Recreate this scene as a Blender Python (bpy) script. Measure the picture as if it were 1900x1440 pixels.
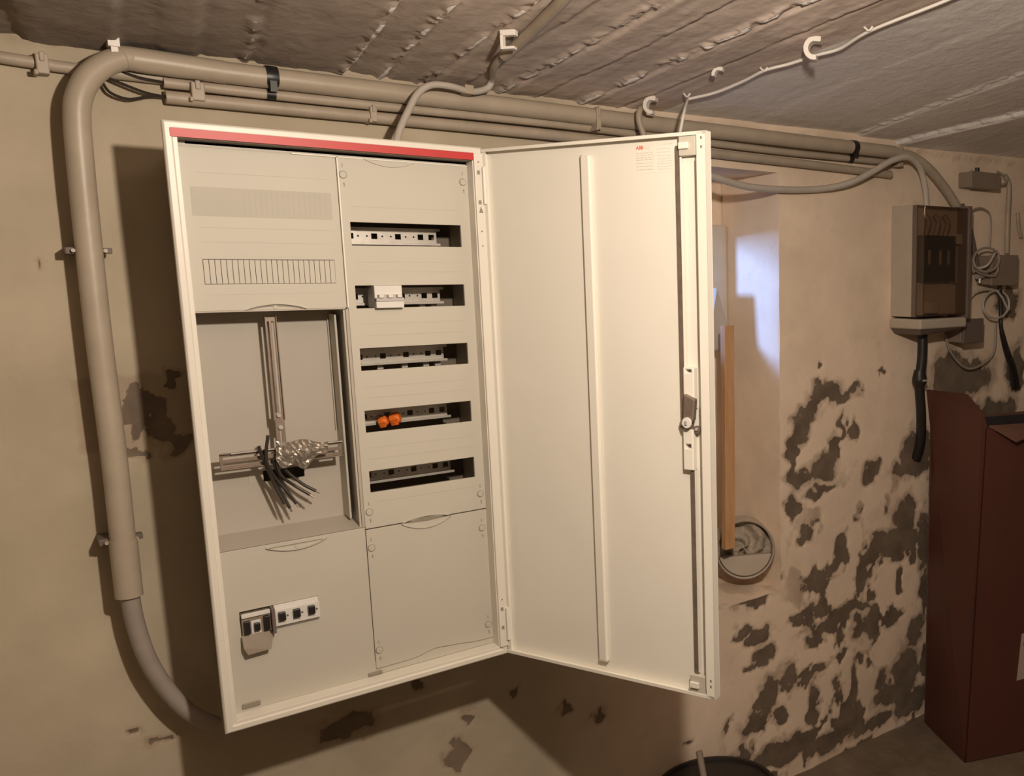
import bpy, bmesh, math, random
import numpy as np
from mathutils import Vector, Matrix
random.seed(7)
for o in list(bpy.data.objects): bpy.data.objects.remove(o)
S = bpy.context.scene
COL = S.collection
# ------------------------------------------------------------------ camera
Z0 = 0.84                                   # height of the cabinet's lower edge above the floor
CAM = np.array([-0.24657, -1.86797, 0.84088 + Z0])
YAW, PITCH, ROLL, FPX = 0.71688, -0.15202, -0.00444, 1683.11
OFFX, OFFY = 510.233, 45.091               # the photograph is a crop: optical centre off the frame centre
_f = np.array([math.sin(YAW)*math.cos(PITCH), math.cos(YAW)*math.cos(PITCH), math.sin(PITCH)])
_r0 = np.array([math.cos(YAW), -math.sin(YAW), 0.0]); _u0 = np.cross(_r0, _f)
_r = _r0*math.cos(ROLL) + _u0*math.sin(ROLL); _u = -_r0*math.sin(ROLL) + _u0*math.cos(ROLL)
cam = bpy.data.objects.new('camera', bpy.data.cameras.new('camera')); COL.objects.link(cam)
cam.data.sensor_fit = 'HORIZONTAL'; cam.data.sensor_width = 36.0
cam.data.lens = FPX/1900*36.0
cam.data.shift_x = -OFFX/1900; cam.data.shift_y = OFFY/1900
cam.data.clip_start = 0.02
cam.matrix_world = Matrix(((_r[0], _u[0], -_f[0], CAM[0]), (_r[1], _u[1], -_f[1], CAM[1]), (_r[2], _u[2], -_f[2], CAM[2]), (0, 0, 0, 1)))
S.camera = cam
# ------------------------------------------------------------------ light
w = bpy.data.worlds.new('world'); S.world = w; w.use_nodes = True
w.node_tree.nodes['Background'].inputs[0].default_value = (0.55, 0.68, 1.0, 1)
w.node_tree.nodes['Background'].inputs[1].default_value = 0.6
def lamp(name, kind, loc, energy, color, **k):
    l = bpy.data.lights.new(name, kind); l.energy = energy; l.color = color
    for a, b in k.items(): setattr(l, a, b)
    o = bpy.data.objects.new(name, l); COL.objects.link(o); o.location = loc; return o
LB = Vector((0.262, -1.393, 1.205 + Z0))
lamp('ceiling_bulb_light', 'POINT', LB, 46, (1.0, 0.85, 0.70), shadow_soft_size=0.03)
dl = lamp('window_daylight', 'AREA', (0.48, 0.97, 1.02 + Z0), 26, (0.26, 0.46, 1.0), shape='SQUARE', size=0.22)
dl.rotation_euler = (Vector((1.575, 0.42, 0.80 + Z0)) - dl.location).to_track_quat('-Z', 'Y').to_euler()
S.view_settings.view_transform = 'Standard'; S.view_settings.look = 'None'
S.view_settings.gamma = 1; S.view_settings.use_curve_mapping = False
S.view_settings.exposure = 0.74
# ------------------------------------------------------------------ measuring helpers
def ray(px, py): return _f + _r*(px-950-OFFX)/FPX - _u*(py-720-OFFY)/FPX
def at(px, py, y=0.0):                      # point of the plane Y = y seen at a pixel
    d = ray(px, py); return Vector(CAM + d*(y-CAM[1])/d[1])
def atz(px, py, z):
    d = ray(px, py); return Vector(CAM + d*(z-CAM[2])/d[2])
# ------------------------------------------------------------------ noise (numpy)
_rng = np.random.RandomState(3); _G = _rng.rand(256, 256)
def vnoise(x, y):
    xi = np.floor(x).astype(int); yi = np.floor(y).astype(int); fx = x-xi; fy = y-yi
    fx = fx*fx*(3-2*fx); fy = fy*fy*(3-2*fy)
    g = lambda a, b: _G[a % 256, b % 256]
    return (g(xi, yi)*(1-fx)+g(xi+1, yi)*fx)*(1-fy) + (g(xi, yi+1)*(1-fx)+g(xi+1, yi+1)*fx)*fy
def fbm(x, y, o=4):
    s = 0; a = .5; t = 0
    for i in range(o):
        s = s + a*vnoise(x*2**i+17.3*i, y*2**i+5.1*i); t += a; a *= .5
    return s/t
def sst(a, b, v):
    t = np.clip((v-a)/(b-a), 0, 1); return t*t*(3-2*t)
# ------------------------------------------------------------------ materials
def mat(name, col, rough=.6, metal=0.0, var=0.0, vscale=20, bump=0.0, bscale=60, col2=None, coat=0, alpha=None, trans=0, spec=None, bdist=.01, detail=4, stretch=None):
    m = bpy.data.materials.new(name); m.use_nodes = True
    n = m.node_tree.nodes; L = m.node_tree.links; b = n['Principled BSDF']
    b.inputs['Roughness'].default_value = rough; b.inputs['Metallic'].default_value = metal
    b.inputs['Coat Weight'].default_value = coat
    if spec is not None: b.inputs['Specular IOR Level'].default_value = spec
    if trans: b.inputs['Transmission Weight'].default_value = trans
    c4 = (*col, 1)
    b.inputs['Base Color'].default_value = c4
    tc = n.new('ShaderNodeNewGeometry')
    src = tc.outputs['Position']
    if stretch:
        mp = n.new('ShaderNodeMapping'); mp.inputs['Scale'].default_value = stretch; L.new(src, mp.inputs[0]); src = mp.outputs[0]
    if var or col2:
        t = n.new('ShaderNodeTexNoise'); t.inputs['Scale'].default_value = vscale; t.inputs['Detail'].default_value = detail; L.new(src, t.inputs['Vector'])
        r = n.new('ShaderNodeValToRGB'); r.color_ramp.elements[0].position = .3; r.color_ramp.elements[1].position = .7
        d = col2 or tuple(max(0, c*(1-var)) for c in col)
        r.color_ramp.elements[0].color = (*d, 1); r.color_ramp.elements[1].color = c4
        L.new(t.outputs['Fac'], r.inputs[0]); L.new(r.outputs[0], b.inputs['Base Color'])
    if bump:
        t2 = n.new('ShaderNodeTexNoise'); t2.inputs['Scale'].default_value = bscale; t2.inputs['Detail'].default_value = 6; L.new(src, t2.inputs['Vector'])
        bp = n.new('ShaderNodeBump'); bp.inputs['Strength'].default_value = bump; bp.inputs['Distance'].default_value = bdist
        L.new(t2.outputs['Fac'], bp.inputs['Height']); L.new(bp.outputs[0], b.inputs['Normal'])
    return m
M = {}
M['enamel'] = mat('cream_enamel', (.76, .73, .65), .42, var=.03, vscale=9, bump=.05, bscale=900, bdist=.001)
M['enamelframe'] = mat('cream_enamel_dim', (.70, .665, .585), .40, var=.03, vscale=9)  # same enamel as the door, darkened for the weaker light on the frame
M['cover'] = mat('grey_beige_plastic', (.50, .47, .40), .55, var=.03, vscale=7, bump=.04, bscale=700, bdist=.001)
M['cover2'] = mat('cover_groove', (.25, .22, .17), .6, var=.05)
M['faint'] = mat('cover_faint_print', (.44, .41, .345), .6, var=.04)
M['tray'] = mat('meter_tray_plastic', (.43, .39, .33), .55, var=.05, vscale=6)
M['red'] = mat('red_strip', (.50, .028, .026), .45, var=.08, vscale=30)
M['steel'] = mat('zinc_steel', (.74, .70, .63), .32, .55, var=.15, vscale=60)
M['brass'] = mat('yellow_zinc', (.29, .23, .185), .5, .6, var=.25, vscale=50)
M['dark'] = mat('dark_inside', (.17, .135, .10), .7, var=.2)
M['tansh'] = mat('inner_top_shade', (.16, .13, .095), .6, var=.1)  # dark tan holds the shade under the frame's top edge
M['galv'] = mat('inner_tan_steel', (.30, .255, .18), .55, var=.1)
M['housing'] = mat('housing_grey', (.42, .40, .36), .6, var=.1)
M['black'] = mat('black_plastic', (.018, .016, .015), .4, var=.3)
M['blackpipe'] = mat('black_pipe', (.02, .017, .015), .45, var=.3, vscale=30, bump=.1)
M['device'] = mat('device_grey', (.46, .44, .42), .5, var=.06)
M['devicelight'] = mat('device_light', (.66, .64, .60), .5, var=.05)
M['smoke'] = mat('smoky_flap', (.26, .21, .16), .25, var=.1)
M['orange'] = mat('orange_plastic', (.80, .17, .02), .4, var=.15, vscale=90)
M['pvc'] = mat('painted_pipe', (.44, .37, .285), .42, var=.14, vscale=14, bump=.10, bscale=160, bdist=.002)
M['pvc2'] = mat('painted_thin_pipe', (.42, .35, .27), .5, var=.16, vscale=20, bump=.12, bscale=180, bdist=.002)
M['sheath'] = mat('grey_cable_sheath', (.34, .29, .25), .45, var=.12, vscale=25, bump=.05)
M['sheathlight'] = mat('pale_cable_sheath', (.50, .45, .39), .5, var=.10, vscale=25)
M['whitecord'] = mat('white_cord', (.82, .78, .72), .5, var=.05)
M['whiteclip'] = mat('white_plastic_clip', (.80, .76, .69), .45, var=.06)
M['wire'] = mat('brown_grey_wire', (.035, .027, .022), .5, var=.3, vscale=50)
M['jbox'] = mat('brown_junction_box', (.26, .20, .155), .55, var=.15, vscale=18)
M['jboxdark'] = mat('dark_junction_box', (.15, .115, .095), .55, var=.15, vscale=18)
M['fusehouse'] = mat('fuse_housing', (.46, .40, .33), .6, var=.08)
M['wood'] = mat('pine_batten', (.62, .36, .18), .6, col2=(.50, .27, .12), vscale=18, stretch=(3, 3, .35), bump=.08)
M['mortar'] = mat('grey_mortar', (.50, .42, .33), .95, var=.35, vscale=40, bump=.8, bscale=50)
M['smoothmortar'] = mat('smooth_plaster_plug', (.52, .44, .35), .7, var=.08, vscale=12)
M['ring'] = mat('clay_pipe', (.50, .43, .35), .5, var=.15, vscale=25)
M['carton'] = mat('dark_red_board', (.098, .032, .021), .55, col2=(.076, .025, .016), vscale=6, bump=.05, bscale=40, stretch=(1, 1, .4))
M['cartonin'] = mat('carton_inside', (.13, .06, .038), .8, var=.15)
M['cartonpaper'] = mat('paper_label', (.42, .33, .29), .7, var=.05)
M['ink'] = mat('label_ink', (.05, .02, .02), .6, var=.1)
M['inkgrey'] = mat('grey_print', (.60, .565, .50), .6, var=.1)
M['inkred'] = mat('red_print', (.62, .12, .08), .6, var=.1)
M['bin'] = mat('black_bucket', (.022, .017, .014), .5, var=.2)
M['stick'] = mat('pale_handle', (.30, .25, .19), .6, var=.15)
M['frame'] = mat('window_paint', (.66, .60, .52), .5, var=.08)
M['plaster'] = mat('plain_plaster', (.50, .42, .33), .85, var=.15, vscale=6, bump=.35, bscale=25)
M['farwall'] = mat('far_wall_plaster', (.26, .215, .165), .9, var=.2, vscale=5, bump=.35, bscale=25)
M['concrete'] = mat('floor_concrete', (.20, .15, .10), .9, col2=(.12, .09, .06), vscale=7, bump=.6, bscale=30)
# foil-like clear plastic bag
M['bag'] = mat('crumpled_clear_bag', (.55, .50, .44), .16, .75, var=.3, vscale=60, bump=.6, bscale=120, bdist=.004)
def thin(name, tint, gloss=.10):
    m = bpy.data.materials.new(name); m.use_nodes = True; n = m.node_tree.nodes; L = m.node_tree.links; n.remove(n['Principled BSDF'])
    t = n.new('ShaderNodeBsdfTransparent'); t.inputs[0].default_value = (*tint, 1); g_ = n.new('ShaderNodeBsdfGlossy'); g_.inputs['Roughness'].default_value = .05
    lw = n.new('ShaderNodeLayerWeight'); lw.inputs[0].default_value = gloss; mx = n.new('ShaderNodeMixShader')
    mf = n.new('ShaderNodeMath'); mf.operation = 'MULTIPLY_ADD'; L.new(lw.outputs['Facing'], mf.inputs[0]); mf.inputs[1].default_value = .45; mf.inputs[2].default_value = .04; L.new(mf.outputs[0], mx.inputs[0]); L.new(t.outputs[0], mx.inputs[1]); L.new(g_.outputs[0], mx.inputs[2]); L.new(mx.outputs[0], n['Material Output'].inputs[0]); return m
M['clear'] = thin('smoky_clear_cover', (.80, .73, .67), .12)
M['glass'] = thin('window_glass', (.95, .97, 1), .2)
def wall_mat(name, base, base2, peelc, peelc2, lit_tint=None, bmp=.002, lit_range=(.75, 1.30), stain=True):
    m = bpy.data.materials.new(name); m.use_nodes = True
    n = m.node_tree.nodes; L = m.node_tree.links; b = n['Principled BSDF']; b.inputs['Roughness'].default_value = .9
    b.inputs['Specular IOR Level'].default_value = .2
    pos = n.new('ShaderNodeNewGeometry').outputs['Position']
    def noise(sc, det=5, ro=.6):
        t = n.new('ShaderNodeTexNoise'); t.inputs['Scale'].default_value = sc; t.inputs['Detail'].default_value = det; t.inputs['Roughness'].default_value = ro
        L.new(pos, t.inputs['Vector']); return t.outputs['Fac']
    def ramp(f, p0, c0, p1, c1):
        r = n.new('ShaderNodeValToRGB'); r.color_ramp.elements[0].position = p0; r.color_ramp.elements[1].position = p1
        r.color_ramp.elements[0].color = (*c0, 1); r.color_ramp.elements[1].color = (*c1, 1); L.new(f, r.inputs[0]); return r.outputs[0]
    a = n.new('ShaderNodeAttribute'); a.attribute_name = 'peel'
    nz = noise(42, 10, .74)
    ad = n.new('ShaderNodeMath'); ad.operation = 'MULTIPLY_ADD'; L.new(nz, ad.inputs[0]); ad.inputs[1].default_value = .55; L.new(a.outputs['Fac'], ad.inputs[2])
    msk = ramp(ad.outputs[0], .745, (0, 0, 0), .80, (1, 1, 1))
    c1 = ramp(noise(5), .35, base2, .65, base); c1b = ramp(noise(2.1, 3), .4, (.86, .86, .86), .6, (1, 1, 1))
    mx0 = n.new('ShaderNodeMixRGB'); mx0.blend_type = 'MULTIPLY'; mx0.inputs[0].default_value = 1; L.new(c1, mx0.inputs[1]); L.new(c1b, mx0.inputs[2])
    if lit_tint:                                  # brighter light to the right painted into the base colour, slightly pinker
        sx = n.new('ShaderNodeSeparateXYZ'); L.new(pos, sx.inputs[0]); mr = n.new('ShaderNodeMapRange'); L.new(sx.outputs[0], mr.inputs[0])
        mr.inputs[1].default_value = lit_range[0]; mr.inputs[2].default_value = lit_range[1]
        mp_ = n.new('ShaderNodeMixRGB'); mp_.blend_type = 'MIX'; L.new(mr.outputs[0], mp_.inputs[0]); mp_.inputs[1].default_value = (1, 1, 1, 1); mp_.inputs[2].default_value = (*lit_tint, 1)
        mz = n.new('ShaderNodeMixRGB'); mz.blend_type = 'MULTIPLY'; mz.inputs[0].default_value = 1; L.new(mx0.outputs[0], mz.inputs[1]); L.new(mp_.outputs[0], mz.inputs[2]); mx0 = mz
    c2 = ramp(noise(14), .35, peelc2, .65, peelc)
    mx = n.new('ShaderNodeMixRGB'); L.new(msk, mx.inputs[0]); L.new(mx0.outputs[0], mx.inputs[1]); L.new(c2, mx.inputs[2])
    if lit_tint and stain:                        # damp brown staining around the bare patches
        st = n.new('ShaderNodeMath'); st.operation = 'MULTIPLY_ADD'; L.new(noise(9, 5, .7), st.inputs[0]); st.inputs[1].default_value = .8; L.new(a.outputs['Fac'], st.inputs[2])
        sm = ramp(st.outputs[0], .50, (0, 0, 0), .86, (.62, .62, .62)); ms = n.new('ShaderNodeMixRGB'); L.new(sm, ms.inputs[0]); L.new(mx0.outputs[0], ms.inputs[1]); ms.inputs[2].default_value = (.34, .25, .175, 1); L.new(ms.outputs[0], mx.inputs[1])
    L.new(mx.outputs[0], b.inputs['Base Color'])
    h = n.new('ShaderNodeMath'); h.operation = 'MULTIPLY_ADD'; L.new(msk, h.inputs[0]); h.inputs[1].default_value = -.7; L.new(noise(26, 7, .6), h.inputs[2])
    bp = n.new('ShaderNodeBump'); bp.inputs['Strength'].default_value = .5; bp.inputs['Distance'].default_value = bmp
    L.new(h.outputs[0], bp.inputs['Height']); L.new(bp.outputs[0], b.inputs['Normal'])
    return m
M['wall'] = wall_mat('old_distemper_plaster', (.52, .445, .33), (.46, .39, .285), (.215, .165, .12), (.145, .11, .08), lit_tint=(1.76, 1.68, 1.78), bmp=.003)
M['ceil'] = wall_mat('board_marked_concrete', (.36, .30, .255), (.28, .235, .195), (.90, .86, .83), (.85, .81, .78), lit_tint=(2.2, 2.2, 2.25), lit_range=(.1, .95), bmp=.006, stain=False)  # pale chips; right part lightened to stand in for lamp glow and haze
# ------------------------------------------------------------------ mesh builder
class MB:
    def __init__(s, xf=None): s.v = []; s.f = []; s.parts = []; s.xf = xf
    def add(s, vs, fs):
        k = len(s.v); kf = len(s.f)
        s.v += [tuple(s.xf(*p)) if s.xf else tuple(p) for p in vs]; s.f += [tuple(i+k for i in f) for f in fs]; s.parts.append((k, len(s.v), kf, len(s.f))); return s
    def box(s, x0, x1, y0, y1, z0, z1):
        s.add([(x, y, z) for z in (z0, z1) for x, y in ((x0, y0), (x1, y0), (x1, y1), (x0, y1))],
              [(0, 3, 2, 1), (4, 5, 6, 7), (0, 1, 5, 4), (1, 2, 6, 5), (2, 3, 7, 6), (3, 0, 4, 7)]); return s
    def prism(s, pts, y0, y1):                # outline in x,z extruded along y
        n = len(pts)
        s.add([(x, y0, z) for x, z in pts]+[(x, y1, z) for x, z in pts],
              [tuple(range(n)), tuple(range(2*n-1, n-1, -1))]+[(i, i+n, (i+1) % n+n, (i+1) % n) for i in range(n)]); return s
    def rod(s, a, b, r, n=12): return s.tube([a, b], r, n)
    def tube(s, pts, r, n=12, caps=True):
        P = [Vector(p) for p in pts]; rings = []; N = len(P)
        rr = r if isinstance(r, (list, tuple)) else [r]*N
        t0 = (P[1]-P[0]).normalized(); up = Vector((0, 0, 1)) if abs(t0.z) < .9 else Vector((1, 0, 0))
        nx = t0.cross(up).normalized()
        vs = []
        for i, p in enumerate(P):
            t = ((P[min(i+1, N-1)]-P[i]).normalized() + (P[i]-P[max(i-1, 0)]).normalized()).normalized()
            nx = (nx - t*nx.dot(t)).normalized(); ny = t.cross(nx)
            for k in range(n):
                a = 2*math.pi*k/n; vs.append(p + (nx*math.cos(a)+ny*math.sin(a))*rr[i])
        fs = [(i*n+k, i*n+(k+1) % n, (i+1)*n+(k+1) % n, (i+1)*n+k) for i in range(N-1) for k in range(n)]
        if caps: fs += [tuple(reversed(range(n))), tuple(range((N-1)*n, N*n))]
        return s.add([tuple(v) for v in vs], fs)
    def disc(s, c, r, y0, y1, n=20, rz=None):
        rz = rz or r
        return s.prism([(c[0]+r*math.cos(2*math.pi*k/n), c[1]+rz*math.sin(2*math.pi*k/n)) for k in range(n)], y0, y1)
    def plate(s, x0, x1, z0, z1, y0, y1, holes=()):   # plate in x,z with rectangular through holes
        xs = sorted({x0, x1, *[h[0] for h in holes], *[h[1] for h in holes]}); zs = sorted({z0, z1, *[h[2] for h in holes], *[h[3] for h in holes]})
        nx, nz = len(xs)-1, len(zs)-1
        solid = lambda i, j: 0 <= i < nx and 0 <= j < nz and not any(h[0] <= (xs[i]+xs[i+1])/2 <= h[1] and h[2] <= (zs[j]+zs[j+1])/2 <= h[3] for h in holes)
        vid = {}; vs = []; fs = []
        def V(i, j, k):
            q = (i, j, k)
            if q not in vid: vid[q] = len(vs); vs.append((xs[i], (y0, y1)[k], zs[j]))
            return vid[q]
        for i in range(nx):
            for j in range(nz):
                if not solid(i, j): continue
                fs.append((V(i, j, 0), V(i+1, j, 0), V(i+1, j+1, 0), V(i, j+1, 0))); fs.append((V(i, j, 1), V(i, j+1, 1), V(i+1, j+1, 1), V(i+1, j, 1)))
                if not solid(i-1, j): fs.append((V(i, j, 0), V(i, j+1, 0), V(i, j+1, 1), V(i, j, 1)))
                if not solid(i+1, j): fs.append((V(i+1, j, 0), V(i+1, j, 1), V(i+1, j+1, 1), V(i+1, j+1, 0)))
                if not solid(i, j-1): fs.append((V(i, j, 0), V(i, j, 1), V(i+1, j, 1), V(i+1, j, 0)))
                if not solid(i, j+1): fs.append((V(i, j+1, 0), V(i+1, j+1, 0), V(i+1, j+1, 1), V(i, j+1, 1)))
        return s.add(vs, fs)
def origin(o):
    p = Vector((0, 0, 0))
    while o is not None: p += o.location; o = o.parent
    return p
def build_each(name, mb, m, parent=None, **k):      # every added shape becomes a part of its own
    for i, (v0, v1, f0, f1) in enumerate(mb.parts):
        b = MB(); b.v = mb.v[v0:v1]; b.f = [tuple(q-v0 for q in f) for f in mb.f[f0:f1]]; build(name, b, m, parent, **k)
def build(name, mb, m, parent=None, bevel=0, smooth=False, label=None, cat=None, group=None, kind=None, seg=2, subsurf=0):
    me = bpy.data.meshes.new(name)
    if parent is not None: org = origin(parent)
    elif kind == 'structure': org = Vector((0, 0, 0))
    else:
        a = np.array(mb.v); org = Vector(((a[:, 0].min()+a[:, 0].max())/2, (a[:, 1].min()+a[:, 1].max())/2, a[:, 2].min()))
    me.from_pydata([tuple(Vector(v)-org) for v in mb.v], [], mb.f); me.validate()
    bm = bmesh.new(); bm.from_mesh(me); bmesh.ops.recalc_face_normals(bm, faces=bm.faces); bm.to_mesh(me); bm.free()
    me.materials.append(m if not isinstance(m, str) else M[m])
    o = bpy.data.objects.new(name, me); COL.objects.link(o)
    if parent is not None: o.parent = parent
    else: o.location = org
    if bevel:
        b = o.modifiers.new('b', 'BEVEL'); b.width = bevel; b.segments = seg; b.limit_method = 'ANGLE'; b.angle_limit = math.radians(40)
    if subsurf:
        b = o.modifiers.new('s', 'SUBSURF'); b.levels = b.render_levels = subsurf
    if smooth:
        for p in me.polygons: p.use_smooth = True
        if smooth == 'auto':
            me.set_sharp_from_angle(angle=math.radians(40))
    tag(o, label, cat, group, kind); return o
def tag(o, label=None, cat=None, group=None, kind=None):
    for k, v in (('label', label), ('category', cat), ('group', group), ('kind', kind)):
        if v: o[k] = v
def thing(name, loc, label, cat, group=None):
    o = bpy.data.objects.new(name, None); o.empty_display_size = .05; COL.objects.link(o); o.location = loc; tag(o, label, cat, group); return o
def smoothpath(pts, k=8):
    P = [Vector(p) for p in pts]; Q = [P[0]*2-P[1]]+P+[P[-1]*2-P[-2]]; out = []
    for i in range(1, len(Q)-2):
        a, b, c, d = Q[i-1:i+3]
        for j in range(k):
            t = j/k; out.append(.5*((2*b)+(c-a)*t+(2*a-5*b+4*c-d)*t*t+(3*b-a-3*c+d)*t**3))
    out.append(P[-1]); return out
def cable(name, pts, r, m, label=None, cat='cable', parent=None, n=10, k=8, group=None):
    return build(name, MB().tube(smoothpath(pts, k), r, n), m, parent, smooth='auto', label=label, cat=cat if parent is None else None, group=group)
# ------------------------------------------------------------------ setting: surfaces with real relief
WY = 0.26
def surface(name, O, U, V, N, lu, lv, su, sv, fn, m, cut=None, us=None, vs=None):
    us = np.linspace(0, lu, max(2, int(lu/su)+1)) if us is None else us; vs = np.linspace(0, lv, max(2, int(lv/sv)+1)) if vs is None else vs
    A, B = np.meshgrid(us, vs, indexing='ij'); h, peel = fn(A, B)
    O, U, V, N = map(np.array, (O, U, V, N))
    P = O + A[..., None]*U + B[..., None]*V + h[..., None]*N
    nu, nv = A.shape; idx = np.arange(nu*nv).reshape(nu, nv)
    F = np.stack([idx[:-1, :-1], idx[1:, :-1], idx[1:, 1:], idx[:-1, 1:]], -1)
    if cut is not None:
        ca = (A[:-1, :-1]+A[1:, 1:])/2; cb = (B[:-1, :-1]+B[1:, 1:])/2; F = F[~cut(ca, cb)]
    F = F.reshape(-1, 4)
    me = bpy.data.meshes.new(name); me.vertices.add(nu*nv); me.vertices.foreach_set('co', P.reshape(-1))
    me.loops.add(F.size); me.loops.foreach_set('vertex_index', F.reshape(-1)); me.polygons.add(len(F))
    me.polygons.foreach_set('loop_start', np.arange(0, F.size, 4)); me.polygons.foreach_set('loop_total', np.full(len(F), 4))
    me.update(calc_edges=True)
    at_ = me.attributes.new('peel', 'FLOAT', 'POINT'); at_.data.foreach_set('value', peel.reshape(-1).astype(np.float32))
    me.polygons.foreach_set('use_smooth', np.ones(len(F), bool))
    me.materials.append(M[m]); o = bpy.data.objects.new(name, me); COL.objects.link(o)
    o['kind'] = 'structure'; return o
# bare patches where the plaster has come off (traced on the wall plane)
patches = [(1535, 728, 34, 22), (1560, 735, 25, 12), (1502, 760, 22, 20), (1482, 795, 16, 32), (1470, 850, 9, 60), (1524, 868, 28, 25), (1548, 832, 14, 26), (1562, 795, 7, 25),
 (1590, 722, 10, 10), (1583, 795, 9, 16), (1617, 872, 17, 17), (1482, 890, 22, 14), (1522, 912, 26, 9), (1472, 945, 12, 22), (1498, 990, 16, 15), (1665, 1005, 48, 34), (1680, 955, 22, 35),
 (1715, 1000, 14, 60), (1703, 835, 30, 42), (1690, 870, 40, 20), (1765, 700, 36, 52), (1800, 700, 42, 36), (1400, 1105, 32, 20), (1440, 1060, 10, 26), (1410, 1180, 24, 20), (1420, 1215, 20, 14),
 (1575, 1130, 42, 12), (1535, 1160, 45, 11), (1600, 1160, 20, 22), (1655, 1145, 22, 13), (1505, 1248, 32, 10), (1462, 1258, 16, 24), (1505, 1310, 10, 48), (1553, 1270, 7, 18), (1425, 1290, 22, 42),
 (1378, 1172, 16, 12), (1680, 1245, 26, 50), (1650, 1290, 30, 18), (1690, 1300, 34, 26), (1620, 1345, 42, 14), (1450, 1400, 60, 26), (1540, 1375, 40, 20), (1372, 1412, 26, 22), (1385, 905, 10, 26),
 (1870, 560, 20, 30), (1885, 690, 18, 46), (1850, 760, 40, 20), (1640, 690, 12, 4), (1520, 680, 5, 4), (1380, 1385, 10, 14), (1475, 1150, 14, 8), (1700, 1170, 16, 30), (1715, 1100, 8, 50),
 (1400, 1340, 25, 18), (1350, 1355, 8, 12), (1510, 1190, 20, 10), (1450, 1330, 14, 20), (1560, 1215, 18, 8), (1490, 1375, 22, 12), (1590, 1395, 30, 14), (1395, 1235, 12, 9), (1570, 1040, 6, 10), (1638, 1260, 12, 20),
 (850, 1405, 16, 26), (866, 1330, 9, 12), (838, 1380, 8, 10), (960, 1285, 12, 8), (1110, 1330, 12, 7), (1050, 1320, 15, 10), (640, 1350, 60, 22), (1280, 1380, 5, 5), (244, 715, 26, 22), (243, 760, 26, 30), (252, 795, 26, 22), (285, 735, 30, 20), (300, 775, 34, 36), (318, 815, 26, 18), (325, 700, 10, 8), (250, 838, 10, 7), (75, 490, 6, 3), (300, 1375, 25, 8), (255, 1368, 9, 4), (780, 1255, 10, 24)]
PW = []
for px, py, rx, ry in patches:
    c = at(px, py, WY); a = at(px+rx, py, WY); b = at(px, py+ry, WY); PW.append((c.x, c.z, abs(a.x-c.x)+.004, abs(b.z-c.z)+.004))
def peelfield(X, Z):
    f = np.zeros_like(X); warp = (fbm(X*26+3, Z*26, 5)-.5)*.075; wz = (fbm(X*26+31, Z*26+9, 5)-.5)*.075
    for cx, cz, rx, rz in PW:
        d = np.sqrt(((X+warp-cx)/rx)**2+((Z+wz-cz)/rz)**2); f = np.maximum(f, 1-sst(.55, 1.5, d))
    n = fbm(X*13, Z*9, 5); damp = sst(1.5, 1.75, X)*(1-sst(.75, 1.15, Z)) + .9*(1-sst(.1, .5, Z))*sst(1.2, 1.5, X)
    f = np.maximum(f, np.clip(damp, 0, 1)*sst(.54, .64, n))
    return f
def wall_fn(A, B):
    X = A + WX0; Z = B
    p = peelfield(X, Z)
    brown = sst(.0, .012, X+.155)*(1-sst(.03, .05, X-.02))*sst(.0, .02, Z-(Z0+.50))*(1-sst(0, .012, Z-(Z0+.66)+.03*fbm(X*30, Z*0+2, 3)))
    p = np.maximum(p, brown*.62)
    h = -.0018*sst(.40, .5, p) + .012*(fbm(X*2.2, Z*2.2, 3)-.5) + .0022*(fbm(X*14, Z*14, 4)-.5)
    h += .003*(fbm(X*9, Z*9, 4))*sst(1.5, 1.7, X)*(1-sst(1.0, 1.4, Z))
    top = sst(1.235, 1.265, Z-Z0+.02*fbm(X*25, Z*8, 4)-.01); h += top*.012
    return h, p*.62+.02
WX0 = -.95; NX0, NX1, NZ0, NZ1 = .78, 1.575, Z0-.17, Z0+1.14
wx = np.concatenate([np.linspace(0, NX1-WX0, int((NX1-WX0)/.006)), np.linspace(NX1-WX0, 4.15, int((4.15-NX1+WX0)/.006))[1:]])
wz_ = np.concatenate([np.linspace(0, NZ0, 112), np.linspace(NZ0, NZ1, 219)[1:], np.linspace(NZ1, 2.25, 46)[1:]])
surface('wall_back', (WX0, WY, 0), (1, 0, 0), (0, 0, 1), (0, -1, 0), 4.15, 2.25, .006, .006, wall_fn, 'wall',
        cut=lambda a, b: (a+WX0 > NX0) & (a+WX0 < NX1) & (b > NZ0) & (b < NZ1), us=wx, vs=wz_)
ND = .54
def niche_fn(A, B): return .004*(fbm(A*12+5, B*12, 4)-.5), .35*sst(.52, .68, fbm(A*14+2, B*14+7, 4))*(1-sst(0, .35, B))+.02
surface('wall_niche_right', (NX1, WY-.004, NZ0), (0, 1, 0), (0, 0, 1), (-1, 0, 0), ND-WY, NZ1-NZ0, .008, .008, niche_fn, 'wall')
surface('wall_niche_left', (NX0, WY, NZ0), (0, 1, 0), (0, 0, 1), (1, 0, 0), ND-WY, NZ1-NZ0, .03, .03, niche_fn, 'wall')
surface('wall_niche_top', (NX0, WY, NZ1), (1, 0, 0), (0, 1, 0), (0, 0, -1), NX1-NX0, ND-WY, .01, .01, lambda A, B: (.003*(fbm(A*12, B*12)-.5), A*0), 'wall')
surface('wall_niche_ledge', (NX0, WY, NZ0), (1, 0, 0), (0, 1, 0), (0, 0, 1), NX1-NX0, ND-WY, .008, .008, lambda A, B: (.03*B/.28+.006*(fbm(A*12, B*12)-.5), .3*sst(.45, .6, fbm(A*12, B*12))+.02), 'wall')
OX0, OX1, OZ0, OZ1 = .90, 1.55, Z0+.66, Z0+.975
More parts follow.
